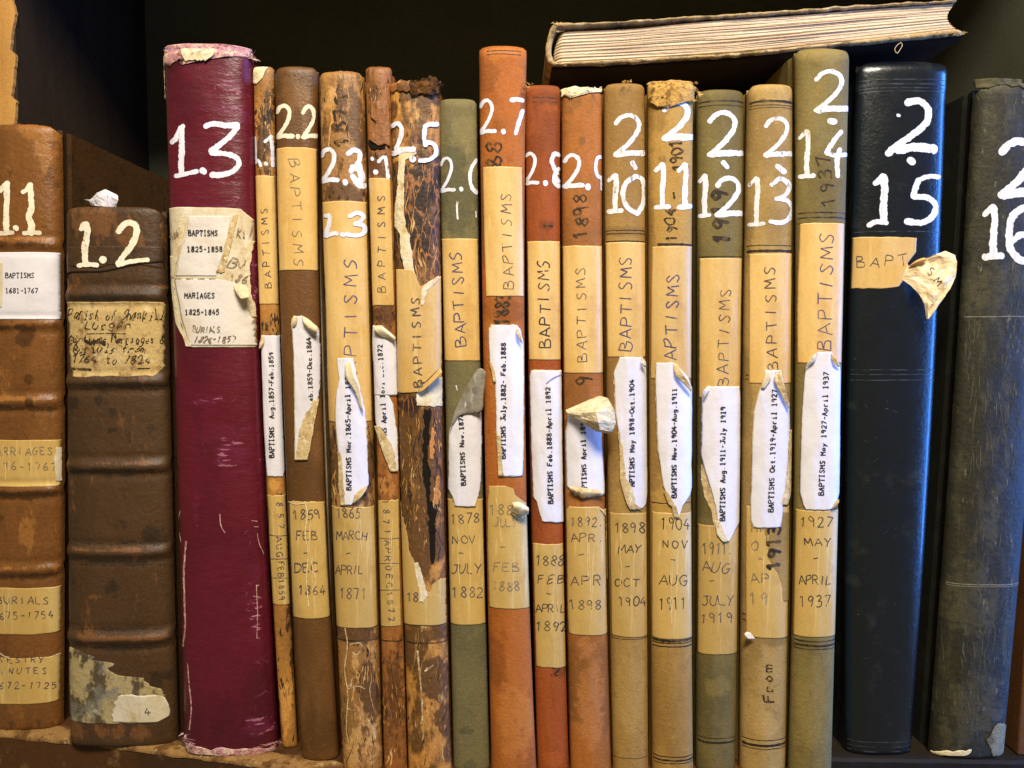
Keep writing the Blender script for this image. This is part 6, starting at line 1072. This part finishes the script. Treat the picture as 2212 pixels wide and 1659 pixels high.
off = np.array([0, -.0008, 0])
board('cover', [p + off for p in top], [p + off for p in topc], M['flatcover'], 31)
# the lower board: buff worn edge, dark brown below
off = off * .4
o = board('cover', [p + off for p in botu], [p + off for p in bot], M['flatcover'], 37)
a = poly(bot, n); a2 = a.copy()
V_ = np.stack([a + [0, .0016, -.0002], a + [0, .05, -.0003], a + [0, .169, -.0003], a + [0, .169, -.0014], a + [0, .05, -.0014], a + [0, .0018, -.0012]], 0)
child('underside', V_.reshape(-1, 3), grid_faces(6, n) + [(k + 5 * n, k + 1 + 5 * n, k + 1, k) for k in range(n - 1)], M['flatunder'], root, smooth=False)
# page block: gatherings that wave in and out, hollow fore edge at the right
nr, nc = 90, 300
V_ = np.zeros((nr, nc, 3)); tl = poly(topl, nc); bu = poly(botu, nc)
x0, x1 = tl[0, 0], bu[-1, 0]
for i in range(nr):
    q = i / (nr - 1)
    t = np.linspace(0, 1, nc)
    right = (W3('Q1', 1462, 28)[0] * (1 - q) + W3('Q1', 1482, 186)[0] * q) - .0038 * math.sin(math.pi * min(1, q * 1.0)) 
    left = (W3('R1', 575, 205)[0] * (1 - q) + W3('R1', 548, 392)[0] * q) - .001 * math.sin(math.pi * q)
    X = left + (right - left) * t
    zt_ = np.interp(X, tl[:, 0], tl[:, 2]); zb_ = np.interp(X, bu[:, 0], bu[:, 2])
    dip = .0010 * np.exp(-((t - .17) / .12) ** 2) * (1 - q) ** 2
    Z = zt_ * (1 - q) + zb_ * q - dip + .00025 * fbm(X * 30, X * 0 + q * 5, 4, 2)
    Y = Yf + .0006 + .00045 * abs(math.sin(q * 31)) * (1 + .5 * fbm(X * 20, X * 0 + q * 12, 9, 2)) + .00035 * fbm(X * 8, X * 0 + q * 45, 5, 3) + .004 * np.clip((.02 - t) / .02, 0, 1) ** 2
    V_[i, :, 0] = X; V_[i, :, 1] = Y; V_[i, :, 2] = Z
bk = V_.copy(); bk[..., 1] = Yf + .155
ff = grid_faces(nr, nc) ; N_ = nr * nc
ff += [(i * nc, (i + 1) * nc, (i + 1) * nc + N_, i * nc + N_) for i in range(nr - 1)] + [((i + 1) * nc - 1, (i + 2) * nc - 1, (i + 2) * nc - 1 + N_, (i + 1) * nc - 1 + N_) for i in range(nr - 1)]
ff += [(j, j + 1, j + 1 + N_, j + N_) for j in range(nc - 1)]
child('page_block', np.vstack([V_.reshape(-1, 3), bk.reshape(-1, 3)]), ff, M['edges'], root)
# loose leaves that stand out between the gatherings
acc = Acc()
rr = random.Random(5)
for k in range(26):
    q = rr.uniform(.06, .94); t0 = rr.uniform(.0, .5); t1 = min(1, t0 + rr.uniform(.2, .6)); i = int(q * (nr - 1))
    js = np.linspace(int(t0 * (nc - 1)), int(t1 * (nc - 1)), 40).astype(int)
    base = V_[i, js]; h_ = rr.uniform(.00008, .0002); fade = np.sin(np.linspace(0, math.pi, 40))
    f1 = base.copy(); f1[:, 1] -= .00035 * fade; f1[:, 2] += h_ ; f2 = f1.copy(); f2[:, 2] -= 2 * h_; b1 = base.copy(); b1[:, 1] += .001; b1[:, 2] += h_; b2 = b1.copy(); b2[:, 2] -= 2 * h_
    acc.add(np.stack([b1, f1, f2, b2], 0), grid_faces(4, 40))
child('loose_leaves', acc.verts(), acc.f, M['edges'], root, smooth=False)
# spine of the lying book, at the left
rows = []
ctl = [W3('R1', 552, 150), W3('R1', 528, 168), W3('R1', 510, 215), W3('R1', 496, 280), W3('R1', 494, 340), W3('R1', 505, 385), W3('R1', 535, 408)]
cv = catmull3(np.array(ctl), 6)
inn = cv.copy(); inn[:, 0] += .0026; ce = cv.mean(0); inn[:, 2] = ce[2] + (inn[:, 2] - ce[2]) * .9
jit = .0004 * fbm(np.arange(len(cv)) * .5, np.arange(len(cv)) * 0, 3, 3)[:, None] * np.array([[1, 1, .6]])
rows = [inn + [0, .168, 0], inn + [0, .0006, 0], inn + jit, (inn + cv) / 2 + jit + [0, -.0006, 0], cv + jit, cv + [0, .002, 0], cv + [0, .168, 0]]
child('spine', np.stack(rows, 0).reshape(-1, 3), grid_faces(7, len(cv)), M['flatcover'], root)
rag_ribbons('loose_fibres', root, M['flatcover'], Yf, [('R1', 500, 380, 620, 410, -1, 1), ('R1', 530, 140, 620, 145, -1, 1), ('R1', 560, 200, 610, 190, 0, 1), ('Q1', 1400, 225, 1515, 210, -1, 1), ('R1', 1500, 350, 1659, 345, 0, 1)], 60, .0022, .0003, up=.2, seed=21)
# loop of thread hanging below it
pts = np.array([W3('Q1', *p_, Y=Yf - .0005) for p_ in ((1128, 266), (1108, 276), (1088, 302), (1092, 322), (1104, 330), (1122, 306), (1134, 280), (1124, 262))])
pts = catmull3(pts, 6); V_ = []
for i, c_ in enumerate(pts):
    d = pts[min(i + 1, len(pts) - 1)] - pts[max(i - 1, 0)]; d /= np.linalg.norm(d); sd = np.cross(d, [0, 1, 0]); sd /= np.linalg.norm(sd)
    for k in range(6): V_.append(c_ +   .00016 * (sd * math.cos(k * math.pi / 3) + np.array([0, 1, 0]) * math.sin(k * math.pi / 3)))
ff = [(i * 6 + k, i * 6 + (k + 1) % 6, (i + 1) * 6 + (k + 1) % 6, (i + 1) * 6 + k) for i in range(len(pts) - 1) for k in range(6)]
child('thread_loop', V_, ff, M['back'], root)

# slip of paper standing on the squat book
FOLD = True
sl = sheet3('paper_slip', [[('L1', 525, 1240, -6), ('L1', 560, 1240, -2), ('L1', 600, 1200, 0), ('L1', 655, 1178, 1), ('L1', 728, 1215, 0)], [('L1', 548, 1252, -4), ('L1', 580, 1252, 0), ('L1', 620, 1228, 2), ('L1', 670, 1215, 3), ('L1', 734, 1245, 1)], [('L1', 570, 1276, -3), ('L1', 590, 1280, 0), ('L1', 640, 1284, 2), ('L1', 680, 1286, 2), ('L1', 722, 1284, 0)]], M['white'], b12.root, b12.Y0 + .004, th=.0002)
FOLD = False
lc = OR[sl.name]; sl.parent = None; sl.location = lc
tag(sl, 'curled slip of white paper sticking up from the top of the squat dark brown book', 'paper slip')
